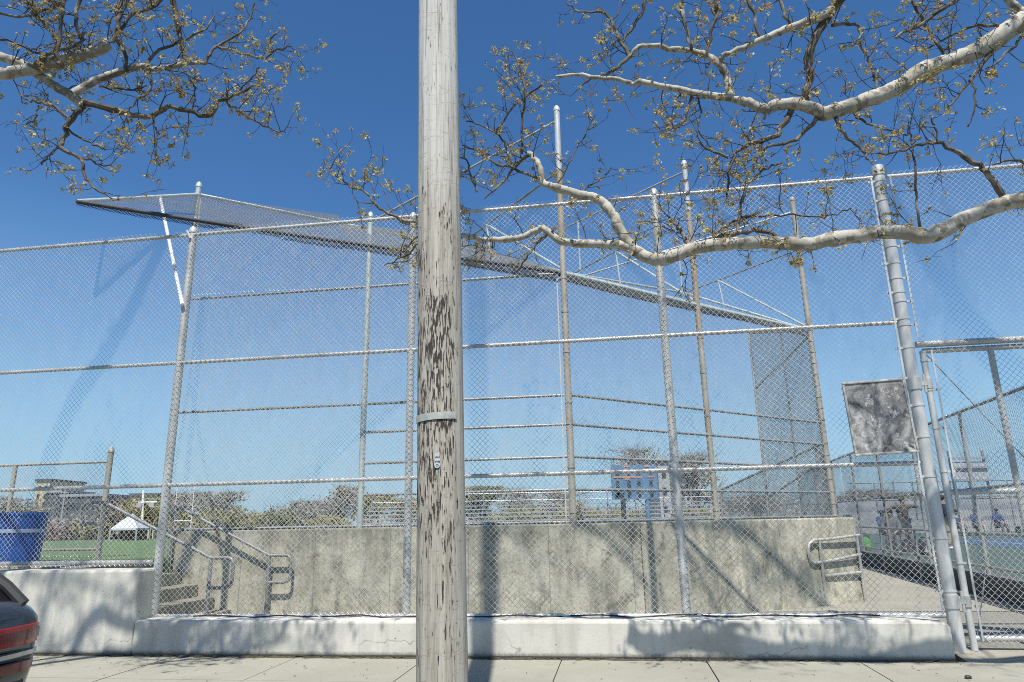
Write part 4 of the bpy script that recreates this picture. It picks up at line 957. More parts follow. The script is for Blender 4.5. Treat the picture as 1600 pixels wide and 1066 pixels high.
person('person in a brown jacket with both arms held straight out to the sides', pA, R(200), stand(elL=(-.47, .02, 1.43), elR=(.47, .02, 1.41), wrL=(-.74, .03, 1.41), wrR=(.74, .03, 1.37), anR=(.2, -.25, .12), knR=(.16, -.05, .5)), 'cloth_brown', 'cloth_black')
person('person standing in a navy top, khaki trousers and white shoes behind the gate post', court_pt(1474, 24), R(255), stand(), 'cloth_navy', 'cloth_khaki', shoes='shoe_white')
person('dark haired person in grey sitting low on the bench nearest the path', court_pt(1389, 21.5), R(150), sit(), 'cloth_grey', 'cloth_grey', hairlen=1)
person('person in pale blue sitting behind the arms-out figure', court_pt(1376, 29), R(190), sit(), 'cloth_blue', 'cloth_navy')
person('seated person in black on the bench beside the bag', court_pt(1404, 23.2), R(170), sit(), 'cloth_black', 'cloth_grey')
gp_ = court_pt(1346, 23.0)
t = thing('rucksack', 'bright green rucksack leaning by the path railing near the retaining wall end', 'rucksack', gp_); q = MB(); q.ellipsoid(gp_ + Vector((0, 0, .24)), .17, .12, .25, 12, 8); q.build('bag_body', 'cloth_green', t, smooth=True)
q = MB(); q.ellipsoid(gp_ + Vector((0, -.11, .16)), .11, .05, .12, 10, 6); q.build('pocket', 'cloth_green', t, smooth=True); q = MB(); q.tube([gp_ + Vector((-.05, 0, .47)), gp_ + Vector((0, 0, .53)), gp_ + Vector((.05, 0, .47))], .012, 6); q.build('handle', 'cloth_black', t, smooth=True)
person('spectator in a blue shirt on the far bench, nearest the gate stile', court_pt(1492, 37), R(180), sit(), 'cloth_blue', 'cloth_grey')
person('spectator in a blue shirt in the middle of the far bench', court_pt(1522, 37), R(175), sit(), 'cloth_blue', 'cloth_khaki')
person('spectator in blue at the outer end of the far bench', court_pt(1556, 37), R(180), sit(), 'cloth_blue', 'cloth_grey')
def bench(label, c_, L, ang, back=False):
    t = thing('bench', label, 'bench', c_); ax = Vector((math.cos(ang), math.sin(ang), 0)); ay = Vector((-ax.y, ax.x, 0))
    q = MB(); q.cbox(c_ + Vector((0, 0, .43)), L, .32, .05, ax, ay); q.build('seat', 'aluminium', t)
    if back: q = MB(); q.cbox(c_ + ay * .25 + Vector((0, 0, .85)), L, .04, .22, ax, ay); q.build('backrest', 'aluminium', t)
    for k in range(int(L / 1.5) + 1):
        p = c_ + ax * (-L / 2 + .15 + k * (L - .3) / max(1, int(L / 1.5))); q = MB(); q.cbox(p + Vector((0, 0, .2)), .05, .28, .4, ax, ay)
        if back: q.cbox(p + ay * .23 + Vector((0, 0, .48)), .05, .04, .96, ax, ay)
        q.build('leg', 'dark_rail', t)
    return t
bench('long far spectator bench beyond the blue court', court_pt(1525, 37.05), 4.4, 0, True)
bench('low bench by the path where people in grey and black sit', (court_pt(1389, 21.5) + court_pt(1404, 23.2)) / 2, 2.6, math.atan2(1.7, court_pt(1404, 23.2).x - court_pt(1389, 21.5).x))
bench('short bench under the person in pale blue', court_pt(1376, 29), 1.6, 0)
bp = court_pt(1438, 21)
t = thing('sports_bag', 'black and white sports bag on the ground near the gate post', 'bag', bp); q = MB(); q.ellipsoid(bp + Vector((0, 0, .2)), .45, .22, .2, 14, 8); q.build('bag_body', 'cloth_black', t, smooth=True)
q = MB(); q.box(bp + Vector((-.2, -.24, .1)), Vector((.14, 0, .22)), Vector((.1, 0, -.02)), Vector((0, .06, 0))); q.build('white_panel', 'cloth_white', t); q = MB(); q.tube([bp + Vector((-.2, 0, .36)), bp + Vector((-.1, 0, .5)), bp + Vector((.1, 0, .5)), bp + Vector((.2, 0, .36))], .02, 6); q.build('handle', 'cloth_black', t, smooth=True)

# far stand with pale parapet and an open frame board
sY = 44
def farbox(b_, x0, x1, ytop, ybot, Y, depth=2.0, zb=None):
    a = at(x0, ytop, Y); c_ = at(x1, ytop, Y); lo = at((x0 + x1) / 2, ybot, Y).z if zb is None else zb
    z = (a.z + c_.z) / 2; b_.box((a.x, Y, lo), (c_.x - a.x, 0, 0), (0, depth, 0), (0, 0, z - lo)); return b_
ST = thing('far_stand', 'pale low spectator stand with rails beyond the blue court', 'stand', Vector((court_pt(1500, sY).x, sY, .3)))
q = MB(); farbox(q, 1330, 1720, 800, 0, sY, 1.2, .25); q.build('parapet', 'wall_pale', ST)
for k in range(4): q = MB(); q.box((at(1330, 800, sY).x, sY + 1.25 + k * .8, .25), (at(1720, 800, sY).x - at(1330, 800, sY).x, 0, 0), (0, .5, 0), (0, 0, 1.0 + k * .35)); q.build('tier', 'wall_grey' if k % 2 else 'aluminium', ST)
for x in range(1340, 1720, 30): pipe('post', [Vector((at(x, 800, sY + .1).x, sY - .05, 1.2)), Vector((at(x, 800, sY + .1).x, sY - .05, 3.4))], .04, 'dark_rail', ST, 6)
for z in (2.3, 3.35): pipe('rail', [Vector((at(1330, 800, sY).x, sY - .05, z)), Vector((at(1720, 800, sY).x, sY - .05, z))], .04, 'dark_rail', ST, 6)
fb = at(1512, 757, 40)
FB = thing('open_board', 'grey open framed board on posts beyond the courts, seen through the gate', 'board', Vector((fb.x, 40, .3)))
a, c_ = at(1484, 718, 40), at(1542, 714, 40); zlo = at(1512, 752, 40).z
for z in (a.z, (a.z + zlo) / 2 + .1, zlo): q = MB(); q.box((a.x, 39.9, z), (c_.x - a.x, 0, 0), (0, .2, 0), (0, 0, .12)); q.build('frame_bar', 'wall_grey', FB)
for x in (a.x + .1, (a.x + c_.x) / 2, c_.x - .1): pipe('post', [Vector((x, 40.2, .3)), Vector((x, 40.2, a.z + .5))], .07, 'dark_rail', FB, 8)
q = MB(); q.box((a.x + .1, 40.02, zlo + .1), (c_.x - a.x - .2, 0, 0), (0, .05, 0), (0, 0, (a.z - zlo) * .8)); q.build('panel', 'roof_grey', FB)

# ------------------------------------------------------------------ ball field distance
def bleacher(label, x0, x1, Y, rows=7, rise=.235):
    a, b_ = at(x0, 800, Y), at(x1, 800, Y); zb = .76
    t = thing('bleachers', label, 'bleachers', Vector(((a.x + b_.x) / 2, Y, zb)), 'aluminium bleachers along the field')
    for k in range(rows):
        z = zb + .25 + k * rise
        q = MB(); q.box((a.x, Y + k * .6, z), (b_.x - a.x, 0, 0), (0, .28, 0), (0, 0, .05)); q.build('seat_plank', 'aluminium', t)
        if k: q = MB(); q.box((a.x, Y + k * .6 - .3, z - .2), (b_.x - a.x, 0, 0), (0, .26, 0), (0, 0, .04)); q.build('foot_plank', 'wall_grey', t)
    n = int((b_.x - a.x) / 2) + 1
    for k in range(n + 1):
        x = a.x + .05 + (b_.x - a.x - .1) * k / n; q = MB(); q.tube([(x, Y + .1, zb), (x, Y + rows * .6, zb + .2 + rows * rise)], .035, 6); q.tube([(x, Y + rows * .6, zb), (x, Y + rows * .6, zb + 1.0 + rows * rise)], .035, 6); q.tube([(x, Y + rows * .3, zb), (x, Y + rows * .3, zb + .2 + rows * rise * .5)], .03, 6); q.build('frame', 'dark_rail', t)
    for z in (.55, 1.0): pipe('guard_rail', [(a.x, Y + rows * .6, zb + z + rows * rise - .2), (b_.x, Y + rows * .6, zb + z + rows * rise - .2)], .025, 'aluminium', t, 6)
    return t
bleacher('aluminium bleachers seen left of the wooden pole, below the bushy tall tree', 556, 690, 40); bleacher('aluminium bleachers just to the right of the wooden pole', 698, 905, 40.5); bleacher('aluminium bleachers behind the blue scoreboard posts', 915, 1160, 41)
# blue scoreboard
Yb = 36.0
a, c_ = at(955, 727, Yb), at(1025, 722, Yb); zt_, zl_ = a.z, at(990, 780, Yb).z
BD = thing('scoreboard', 'blue scoreboard with dark digit windows on two posts', 'scoreboard', Vector(((a.x + c_.x) / 2, Yb, .76))); wB = c_.x - a.x
q = MB(); q.box((a.x, Yb, zl_), (wB, 0, 0), (0, .3, 0), (0, 0, zt_ - zl_)); q.build('board', 'board_blue', BD)
for (fx, fz, fw_, fh_) in [(.06 + .0 * k, .0, 0, 0) for k in range(0)] + [(x, z, .075, .17) for x in (.08, .33, .55, .82) for z in (.70, .36, .06)] + [(.05, .05, .2, .13)]:
    q = MB(); q.box((a.x + fx * wB, Yb - .03, zl_ + fz * (zt_ - zl_)), (fw_ * wB, 0, 0), (0, .025, 0), (0, 0, fh_ * (zt_ - zl_))); q.build('digit_window', 'board_dark', BD)
for (fx, fz, fw_) in ((.28, .93, .12), (.72, .93, .14), (.03, .62, .5), (.28, .56, .1), (.78, .62, .16), (.55, .6, .12)):
    q = MB(); q.box((a.x + fx * wB, Yb - .028, zl_ + fz * (zt_ - zl_)), (fw_ * wB, 0, 0), (0, .02, 0), (0, 0, .05 * (zt_ - zl_))); q.build('lettering_bar', 'board_orange', BD)
px0 = at(974, 780, Yb).x; px1 = at(1012, 780, Yb).x
pipe('leg', [(px0, Yb + .15, .3), (px0, Yb + .15, zl_)], .13, 'board_dark', BD, 10); pipe('leg', [(px1, Yb + .15, .3), (px1, Yb + .15, zl_)], .12, 'board_blue', BD, 10)
def building(name, label, x0, x1, ytop, Y, depth, mat, zb=.0, roof=None, wins=None, cat='building'):
    a, c_ = at(x0, ytop, Y), at(x1, ytop, Y); z = (a.z + c_.z) / 2; w = c_.x - a.x
    t = thing(name, label, cat, Vector(((a.x + c_.x) / 2, Y, zb))); q = MB(); q.box((a.x, Y, zb), (w, 0, 0), (0, depth, 0), (0, 0, z - zb)); q.build('wall', mat, t)
    if roof: q = MB(); q.box((a.x - .2, Y - .2, z + .003), (w + .4, 0, 0), (0, depth + .4, 0), (0, 0, .35)); q.build('roof', roof, t)
    if wins:
        nx, nz, fw_, fh_ = wins
        for i in range(nx):
            for j in range(nz):
                cx = a.x + w * (i + .5) / nx; cz = zb + (z - zb) * (.25 + .7 * (j + .5) / nz)
                q = MB(); q.cbox((cx, Y - .02, cz), w / nx * fw_, .06, (z - zb) / nz * fh_); q.build('window', 'glass_dark', t)
    return t, a, c_, z
building('concession_building', 'plain pale building panelled beside the blue scoreboard', 1027, 1044, 722, 60, 6, 'wall_pale', wins=(1, 3, .35, .3), roof='wall_grey')
building('apartment_tower', 'pale grey tower block standing just past the mid fence post', 1066, 1092, 722, 120, 14, 'wall_pale', wins=(3, 6, .45, .4), roof='wall_grey')
building('warehouse', 'long low grey warehouse with a flat pale roof beyond the handrail', 338, 452, 805, 92, 20, 'wall_grey', roof='roof_grey', wins=(9, 1, .3, .25))
building('tan_tower', 'tan tower with a dark neighbour wall behind the blue barrel', 58, 79, 752, 110, 9, 'wall_tan', wins=(2, 5, .35, .4), roof='wall_dark')
building('dark_block', 'dark grey narrow block close against the tan tower', 72, 96, 770, 104, 8, 'wall_dark', roof='wall_grey', wins=(3, 6, .5, .3))
t, a, c_, z = building('long_dark_building', 'long dark flat roofed building left of the white tent', 97, 160, 776, 98, 16, 'wall_dark', roof='wall_grey', wins=(8, 2, .7, .3))
building('yellow_house', 'pale yellow house among trees left of the main fence post', 205, 246, 775, 95, 9, 'wall_tan', roof='wall_dark', wins=(3, 2, .35, .4))
building('ochre_block', 'pale brick block at far right behind the path fences', 1392, 1420, 772, 120, 12, 'wall_tan', roof='wall_grey', wins=(4, 4, .4, .4))
building('grey_hall', 'low grey hall behind the bare trees past the retaining wall', 1346, 1384, 776, 110, 12, 'wall_grey', roof='wall_grey', wins=(5, 2, .5, .4))
# white tent
Yt = 46; ta, tc_ = at(173, 826, Yt), at(214, 826, Yt); wT = tc_.x - ta.x; apex = Vector(((ta.x + tc_.x) / 2, Yt + wT / 2, at(193, 808, Yt).z + .25))
TN = thing('tent', 'white peaked tent pavilion at the far edge of the green field', 'tent', Vector(((ta.x + tc_.x) / 2, Yt + wT / 2, .76)))
zE_ = ta.z; cs = [Vector((ta.x, Yt, zE_)), Vector((tc_.x, Yt, zE_)), Vector((tc_.x, Yt + wT, zE_)), Vector((ta.x, Yt + wT, zE_))]
q = MB()
for k in range(4): q.poly([cs[k], cs[(k + 1) % 4], apex])
for k in range(4): q.box(cs[k] - Vector((0, 0, .12)), cs[(k + 1) % 4] - cs[k], (0, .01, 0) if k % 2 == 0 else (.01, 0, 0), (0, 0, .12))
q.build('canopy', 'tent_white', TN)
for p in cs: pipe('pole', [Vector((p.x, p.y, .7)), p], .06, 'wall_grey', TN, 6)
q = MB(); q.box((ta.x + .1, Yt + wT - .3, .7), (wT - .2, 0, 0), (0, .2, 0), (0, 0, 1.1)); q.build('side_wall', 'brick_red', TN)
# goal posts
def goal(label, xa_, xb_, ytop, ybar, Y):
    a, b_ = at(xa_, ybar, Y), at(xb_, ybar, Y); zt_ = at(xa_, ytop, Y).z; t = thing('goal_post', label, 'goal post', Vector((a.x, Y, .7)))
    pipe('crossbar', [a, Vector((b_.x, Y, a.z))], .032, 'white_paint', t, 8)
    for p in (a, b_): pipe('upright', [Vector((p.x, Y, .7)), Vector((p.x, Y, zt_))], .032, 'white_paint', t, 8)
goal('white goal posts beside the pale warehouse', 272, 299, 758, 814, 60)
lp = at(222, 840, 48); LM = thing('light_mast', 'thin white mast with a crossarm and two boxes beside the tent', 'mast', Vector((lp.x, 48, .7)))
pipe('mast', [Vector((lp.x, 48, .7)), Vector((at(224, 766, 48).x, 48, at(224, 766, 48).z))], .07, 'white_paint', LM, 8); zz = at(222, 785, 48).z; pipe('crossarm', [(lp.x - .5, 48, zz), (lp.x + .75, 48, zz)], .05, 'white_paint', LM, 8)
for dx in (-.35, .5): q = MB(); q.cbox((lp.x + dx, 47.9, zz - .2), .35, .2, .28); q.build('lamp_box', 'wall_pale', LM)
ap_ = at(99, 790, 97); AN = thing('antenna_mast', 'thin pale mast rising above the long dark building', 'mast', Vector((ap_.x, 97, 0))); pipe('mast', [Vector((ap_.x, 97, 0)), Vector((ap_.x, 97, at(99, 766, 97).z))], .1, 'wall_pale', AN, 6); pipe('crossarm', [(ap_.x - .5, 97, at(99, 770, 97).z), (ap_.x + .5, 97, at(99, 770, 97).z)], .06, 'wall_pale', AN, 6)

# ------------------------------------------------------------------ far trees
def far_tree(label, x, Y, ytop, wpx, mat, dens=1.0, bare=False, seed=0, shrub=False, zb=.3):
    rr_ = random.Random(seed * 13 + 5); p = at(x, 800, Y); top = at(x, ytop, Y).z; H = top - zb; W = wpx * Y / 1075 / 2
    base = Vector((p.x, Y, zb)); t = thing('shrub' if shrub else 'tree', label, 'shrub' if shrub else 'tree', base, 'trees and bushes beyond the ball field')
    tr = MB(); hub = base + Vector((0, 0, H * (.06 if shrub else .22))); tr.tube([base - Vector((0, 0, .5)), hub, base + Vector((rr_.uniform(-.3, .3), 0, H * .6)), base + Vector((0, 0, H * .93))], [H * .03, H * .024, H * .013, .02], 8)
    tips = []
    nb = 16 if not shrub else 12
    for k in range(nb):
        a = rr_.uniform(0, 2 * math.pi); f = rr_.uniform(.22, .85) if not shrub else rr_.uniform(.05, .4); st_ = base + Vector((0, 0, H * f))
        hor = W * rr_.uniform(.55, 1.0) * (1.15 - .55 * f); en = st_ + Vector((math.cos(a) * hor, math.sin(a) * hor, H * rr_.uniform(.12, .32))); en.z = min(en.z, base.z + H * .97)
        md = st_.lerp(en, .5) + Vector((0, 0, H * .05)); tr.tube([st_, md, en], [H * .011, H * .007, .012], 5); tips.append((md, W * .3)); tips.append((en, W * .34))
        for q_ in range(9 if bare else 4):
            e2 = md.lerp(en, rr_.random()) + Vector((rr_.gauss(0, W * .3), rr_.gauss(0, W * .3), abs(rr_.gauss(0, H * .12)))); e2.z = min(e2.z, top); s2 = md.lerp(en, rr_.random() * .7); tr.tube([s2, s2.lerp(e2, .5) + Vector((0, 0, .1)), e2], [.035, .025, .012], 4, False); tips.append((e2, W * .2))
            if bare:
                for _ in range(4): e3 = e2 + Vector((rr_.gauss(0, W * .16), rr_.gauss(0, W * .16), abs(rr_.gauss(0, H * .07)))); tr.tube([s2.lerp(e2, rr_.uniform(.3, 1)), e3], [.022, .010], 3, False)
    tr.build('trunk', 'far_bark', t)
    lf = MB(); n = int((1500 if bare else 2800) * dens)
    for _ in range(n):
        c_, r_ = tips[rr_.randrange(len(tips))]; r_ = max(r_, .25)
        q_ = c_ + Vector((rr_.gauss(0, r_ * .55), rr_.gauss(0, r_ * .55), rr_.gauss(0, r_ * .5)))
        if q_.z < zb or q_.z > top: continue
        L = rr_.uniform(.09, .24) * (Y / 80) ** .6; u_ = Vector((rr_.gauss(0, 1), rr_.gauss(0, 1), rr_.gauss(0, 1))).normalized(); v_ = u_.orthogonal().normalized()
        lf.poly([q_ - u_ * L, q_ + v_ * L * .55, q_ + u_ * L, q_ - v_ * L * .55])
    lf.build('crown', mat, t)
M['far_bark'] = plain('far_bark', (0.16, 0.14, 0.115), .9, 0, .3, 1)
FTs = [
 ('bare grey tree at the far left edge behind the blue barrel', 22, 85, 781, 71, 'far_brown', 1, True),
 ('brownish scrubby tree under the long dark building', 118, 60, 804, 92, 'far_brown', 1.0, False, True),
 ('reddish blossoming bush right behind the blue barrel', 78, 56, 812, 48, 'far_pink', .7, False, True),
 ('olive scrub bush left of the white tent', 148, 58, 810, 52, 'far_olive', .7, False, True),
 ('bare brown tree rising left of the white mast', 190, 100, 781, 75, 'far_brown', .8, True),
 ('olive leafing tree right behind the main left fence post', 240, 80, 780, 75, 'far_olive', 1, False),
 ('grey bare tree just right of the main left fence post', 286, 88, 771, 69, 'far_brown', .8, True),
 ('pale bare spreading tree above the upper handrail', 340, 84, 771, 87, 'far_brown', .9, True),
 ('low olive bush over the left end of the warehouse', 335, 80, 790, 80, 'far_olive', .8, False, True),
 ('olive bush over the middle of the warehouse', 395, 84, 788, 96, 'far_olive', .9, False, True),
 ('darker olive bush at the right end of the warehouse', 438, 80, 792, 52, 'far_green', .7, False, True),
 ('thin grey bare tree between the warehouse and the tall tree', 472, 90, 784, 57, 'far_brown', .6, True),
 ('tallest bushy tree standing left of the backstop mid post', 532, 72, 761, 85, 'far_brown', 1.1, True),
 ('olive bush at the foot of the tallest tree', 515, 66, 802, 64, 'far_olive', .7, False, True),
 ('olive tree behind the backstop mid post', 592, 76, 773, 75, 'far_olive', 1.0, False),
 ('olive tree close left of the wooden pole', 636, 74, 779, 57, 'far_olive', .9, False),
 ('dark olive rounded tree just right of the wooden pole', 752, 74, 761, 71, 'far_green', 1.1, False),
 ('brown bare tree between the rounded tree and backstop corner post', 806, 84, 767, 85, 'far_brown', .9, True),
 ('low olive hedge-like bush left of the backstop corner post', 800, 70, 786, 96, 'far_olive', .9, False, True),
 ('grey bare tree behind the backstop corner post', 862, 88, 771, 80, 'far_brown', .8, True),
 ('olive bush right of the backstop corner post', 908, 72, 781, 75, 'far_olive', .9, False, True),
 ('bare tree with a high grey crown over the scoreboard', 1012, 80, 704, 110, 'far_brown', 1.2, True),
 ('olive bush below the scoreboard between its posts', 995, 66, 790, 87, 'far_olive', .8, False, True),
 ('grey tree behind the pale tower right of the mid fence post', 1092, 76, 714, 69, 'far_brown', 1.1, True),
 ('olive bush at the foot of the pale tower', 1086, 66, 786, 64, 'far_olive', .8, False, True),
 ('dark leafless tree against the backstop side wing', 1180, 74, 777, 126, 'far_brown', .9, True),
 ('bare tree over the path to the courts', 1362, 90, 767, 73, 'far_brown', .8, True),
 ('wide bare tree behind the arms-out person', 1428, 95, 771, 92, 'far_brown', .8, True),
 ('bare tree beyond the courts right of the gate stile', 1560, 90, 777, 126, 'far_brown', .9, True),
]
for k, f in enumerate(FTs):
    far_tree(f[0], f[1], f[2], f[3], f[4], f[5], f[6], f[7], k + 1, f[8] if len(f) > 8 else False)
# distant low wood that closes the horizon
q = MB(); rr_ = random.Random(99)
for k in range(9000):
    x = rr_.uniform(-260, 260); Y = 150 + rr_.uniform(-6, 18); h = 3.4 + 1.6 * mnoise.noise(Vector((x * .05, 0, 0))) + 1.2 * mnoise.noise(Vector((x * .2, 3, 0)))
    p = Vector((x, Y, rr_.uniform(-.3, max(.6, h)))); L = rr_.uniform(.35, .8); u_ = Vector((rr_.gauss(0, 1), rr_.gauss(0, .4), rr_.gauss(0, 1))).normalized(); v_ = u_.orthogonal().normalized(); q.poly([p - u_ * L, p + v_ * L * .6, p + u_ * L, p - v_ * L * .6])
struct(q.build('distant_wood', 'far_brown'), 'stuff')

# ------------------------------------------------------------------ the two plane trees over the pavement
class Tree:
    def __init__(s, seed): s.limb = MB(); s.mids = []; s.twig = MB(); s.leaf = MB(); s.r = random.Random(seed); s.nodes = []
    def smooth(s, pts, n=4):
        out = []
        for i in range(len(pts) - 1):
            p0 = pts[max(i - 1, 0)]; p1 = pts[i]; p2 = pts[i + 1]; p3 = pts[min(i + 2, len(pts) - 1)]
            for k in range(n):
                t = k / n; out.append(.5 * ((2 * p1) + (p2 - p0) * t + (2 * p0 - 5 * p1 + 4 * p2 - p3) * t * t + (3 * p1 - p0 - 3 * p2 + p3) * t ** 3))
        out.append(pts[-1]); return out
    def branch(s, pts, r0, r1, nodes=None, dens=1.0, taper=1.0, wob=.007, dark=False):
        P_ = s.smooth([Vector(p) for p in pts]); n = len(P_); rad = [r0 + (r1 - r0) * (k / (n - 1)) ** taper for k in range(n)]
        big = max(r0, r1)
        if big > .03:
            for k in range(2, n - 2):
                if s.r.random() < .10: rad[k] *= 1.22; rad[k + 1] *= 1.08; rad[k - 1] *= 1.08
        for k in range(1, n - 1):
            w_ = wob + rad[k] * .12; P_[k] = P_[k] + Vector((s.r.gauss(0, w_), s.r.gauss(0, w_), s.r.gauss(0, w_))) * (.35 if rad[k] > .03 else .9); rad[k] *= 1 + .03 * s.r.gauss(0, 1)
        if big > .036 and not dark: s.limb.tube(P_, rad, 14)
        elif big > .012: b_ = MB(); b_.tube(P_, rad, 8); s.mids.append(b_)
        else: s.twig.tube(P_, rad, 5)
        s.nodes.append((P_, rad, dens))
    def px(s, pl, Y, w0, w1, dens=1.0, taper=1.0, dark=False):
        if not hasattr(Y, '__len__'): Y = (Y, Y)
        n = len(pl); pts = []
        for k, (x, y) in enumerate(pl):
            yy = Y[0] + (Y[1] - Y[0]) * k / (n - 1); pts.append(at(x, y, yy + (s.r.uniform(-.05, .05) if 0 < k < n - 1 else 0)))
        dist = lambda p: (p - EYE).length * .96
        s.branch(pts, w0 / 2 * dist(pts[0]) / FPX, max(.0035, w1 / 2 * dist(pts[-1]) / FPX), None, dens, taper, dark=dark)
        return pts
    def leaves(s, p, d, n=None, size=1.0):
        n = n or s.r.randint(7, 13)
        size *= s.r.uniform(.75, 1.25) if s.r.random() > .07 else 1.6
        for _ in range(n):
            L = s.r.uniform(.008, .0185) * size; q_ = p + Vector((s.r.gauss(0, .0135), s.r.gauss(0, .0135), s.r.gauss(0, .012))) * size
            u_ = (Vector((s.r.gauss(0, 1), s.r.gauss(0, 1), s.r.gauss(0, .8))) + d * .5).normalized(); v_ = u_.cross(Vector((s.r.gauss(0, 1), s.r.gauss(0, 1), s.r.gauss(0, 1)))).normalized(); nn = u_.cross(v_)
            s.leaf.poly([q_ - u_ * L, q_ - u_ * L * .1 + v_ * L * .62 + nn * L * .2, q_ + u_ * L * 1.05, q_ - u_ * L * .1 - v_ * L * .62 + nn * L * .2])
    def shoot(s, p, d, L, r, lvl, leafp=.5):
        step = .055; n = max(2, int(L / step)); pts = [p]; d = d.normalized(); bend = Vector((s.r.gauss(0, .05), s.r.gauss(0, .05), s.r.gauss(.02, .05)))
        for k in range(n):
            kick = .30 if s.r.random() < .25 else .13
            d = (d + bend + Vector((s.r.gauss(0, kick), s.r.gauss(0, kick), s.r.gauss(0, kick)))).normalized(); pts.append(pts[-1] + d * step)
            pr = pts[-1]
            if lvl > 0 and s.r.random() < .36:
                dd = (d * .55 + Vector((s.r.gauss(0, .7), s.r.gauss(0, .7), s.r.gauss(.1, .7)))).normalized(); s.shoot(pr, dd, L * s.r.uniform(.25, .6), r * .66, lvl - 1, leafp)
            elif s.r.random() < .30:
                dd = (d * .4 + Vector((s.r.gauss(0, .8), s.r.gauss(0, .8), s.r.gauss(.1, .8)))).normalized(); s.twig.tube([pr, pr + dd * .025, pr + dd * .05], [r * .6, r * .5, r * .3], 3, False)
                if s.r.random() < leafp * .7: s.leaves(pr + dd * .055, dd)
        m = len(pts); s.twig.tube(pts, [max(.0016, r * (1 - .72 * k / (m - 1))) for k in range(m)], 4, False)
        if s.r.random() < leafp: s.leaves(pts[-1], d)
    def sprout(s, per_m=5.0, lmin=.18, lmax=.75, leafp=.55):
        for (P_, rad, dens) in list(s.nodes):
            for k in range(len(P_) - 1):
                L = (P_[k + 1] - P_[k]).length; ex = L * per_m * dens; n = int(ex) + (s.r.random() < ex - int(ex))
                for _ in range(n):
                    p = P_[k].lerp(P_[k + 1], s.r.random()); ax = (P_[k + 1] - P_[k]).normalized()
                    d = Vector((s.r.gauss(0, 1), s.r.gauss(0, .75), s.r.gauss(.25, 1))); d = (d - ax * d.dot(ax)).normalized() + ax * s.r.uniform(.0, .9)
                    L2 = s.r.uniform(lmin, lmax) * (1.0 if rad[k] < .03 else .85)
                    s.shoot(p, d, L2, min(.0068, .0036 + rad[k] * .12) * s.r.uniform(.8, 1.15), 2 if L2 > .3 else 1, leafp)
    def finish(s, t):
        s.limb.build('trunk', 'bark', t, smooth=True)
        for b_ in s.mids: b_.build('branch', 'bark_mid', t, smooth=True)
        s.twig.build('twigs', 'twig', t); s.leaf.build('leaves', 'young_leaf', t)

# right hand tree
tr = Tree(3); TB = Vector((7.6, 4.9, 0))
TR = thing('plane_tree', 'pale barked plane tree reaching long limbs with budding twigs in from the right', 'tree', TB)
low = [TB + Vector((-.2, .1, 3.2)), at(1900, 255, 5.3)]
Lp = [(1700, 292), (1600, 312), (1555, 322), (1500, 345), (1456, 368), (1430, 366), (1395, 363), (1340, 368), (1290, 376), (1258, 383), (1235, 380), (1190, 378), (1150, 381), (1100, 386), (1062, 397), (1035, 404), (1012, 402), (992, 392)]
limbY = lambda x: 5.345 + (1700 - x) * .00106
pts = low + [at(x, y, limbY(x)) for k, (x, y) in enumerate(Lp)]
d_ = lambda p: (p - EYE).length * .96 / FPX / 2
tr.branch(pts, .066, 19 * d_(pts[-1]), None, .50, 1.0)
tr.px([(996, 394), (985, 388), (960, 382), (920, 381), (895, 380), (872, 375), (850, 357), (838, 361), (800, 374), (760, 374), (725, 369), (700, 362), (660, 350), (628, 343)], (6.3, 6.7), 16, 5, .9)
tr.px([(640, 350), (610, 336), (590, 322), (572, 303), (540, 286), (520, 270), (506, 250)], (6.7, 6.8), 5, 2, 1.5)
tr.px([(635, 390), (650, 372), (690, 360)], 6.6, 3, 3, 1.6); tr.px([(600, 415), (630, 402), (660, 378), (700, 363)], (6.7, 6.6), 2, 4, 1.8)
tr.px([(992, 392), (975, 370), (963, 345), (950, 325), (930, 309), (905, 305), (880, 297), (860, 291), (848, 285), (843, 263), (836, 248), (824, 240)], (6.3, 6.5), 17, 8, .8)
tr.px([(828, 242), (802, 265), (780, 290), (757, 311)], (6.5, 6.6), 6, 2, 1.4); tr.px([(848, 285), (800, 262), (770, 255), (745, 235), (722, 228)], (6.5, 6.7), 5, 2, 1.5)
tr.px([(800, 255), (790, 230), (778, 210), (750, 195), (728, 190)], (6.5, 6.7), 4, 2, 1.6); tr.px([(745, 300), (735, 270), (728, 250), (715, 245)], (6.6, 6.7), 4, 2, 1.8)
tr.px([(815, 240), (815, 190), (820, 150), (815, 110), (800, 80)], (6.5, 6.4), 4, 2, 1.6); tr.px([(775, 210), (800, 170), (830, 145), (850, 130)], (6.5, 6.3), 3, 3, 1.6)
tr.px([(905, 305), (920, 290), (935, 285), (950, 270), (955, 262)], (6.4, 6.5), 3, 2, 2.0)
tr.px([(865, 360), (840, 378), (826, 400), (810, 420), (798, 430)], (6.4, 6.6), 4, 2, 1.6)
tr.px([(870, 290), (890, 255), (905, 225), (930, 180)], (6.4, 6.5), 3, 2, 1.3)
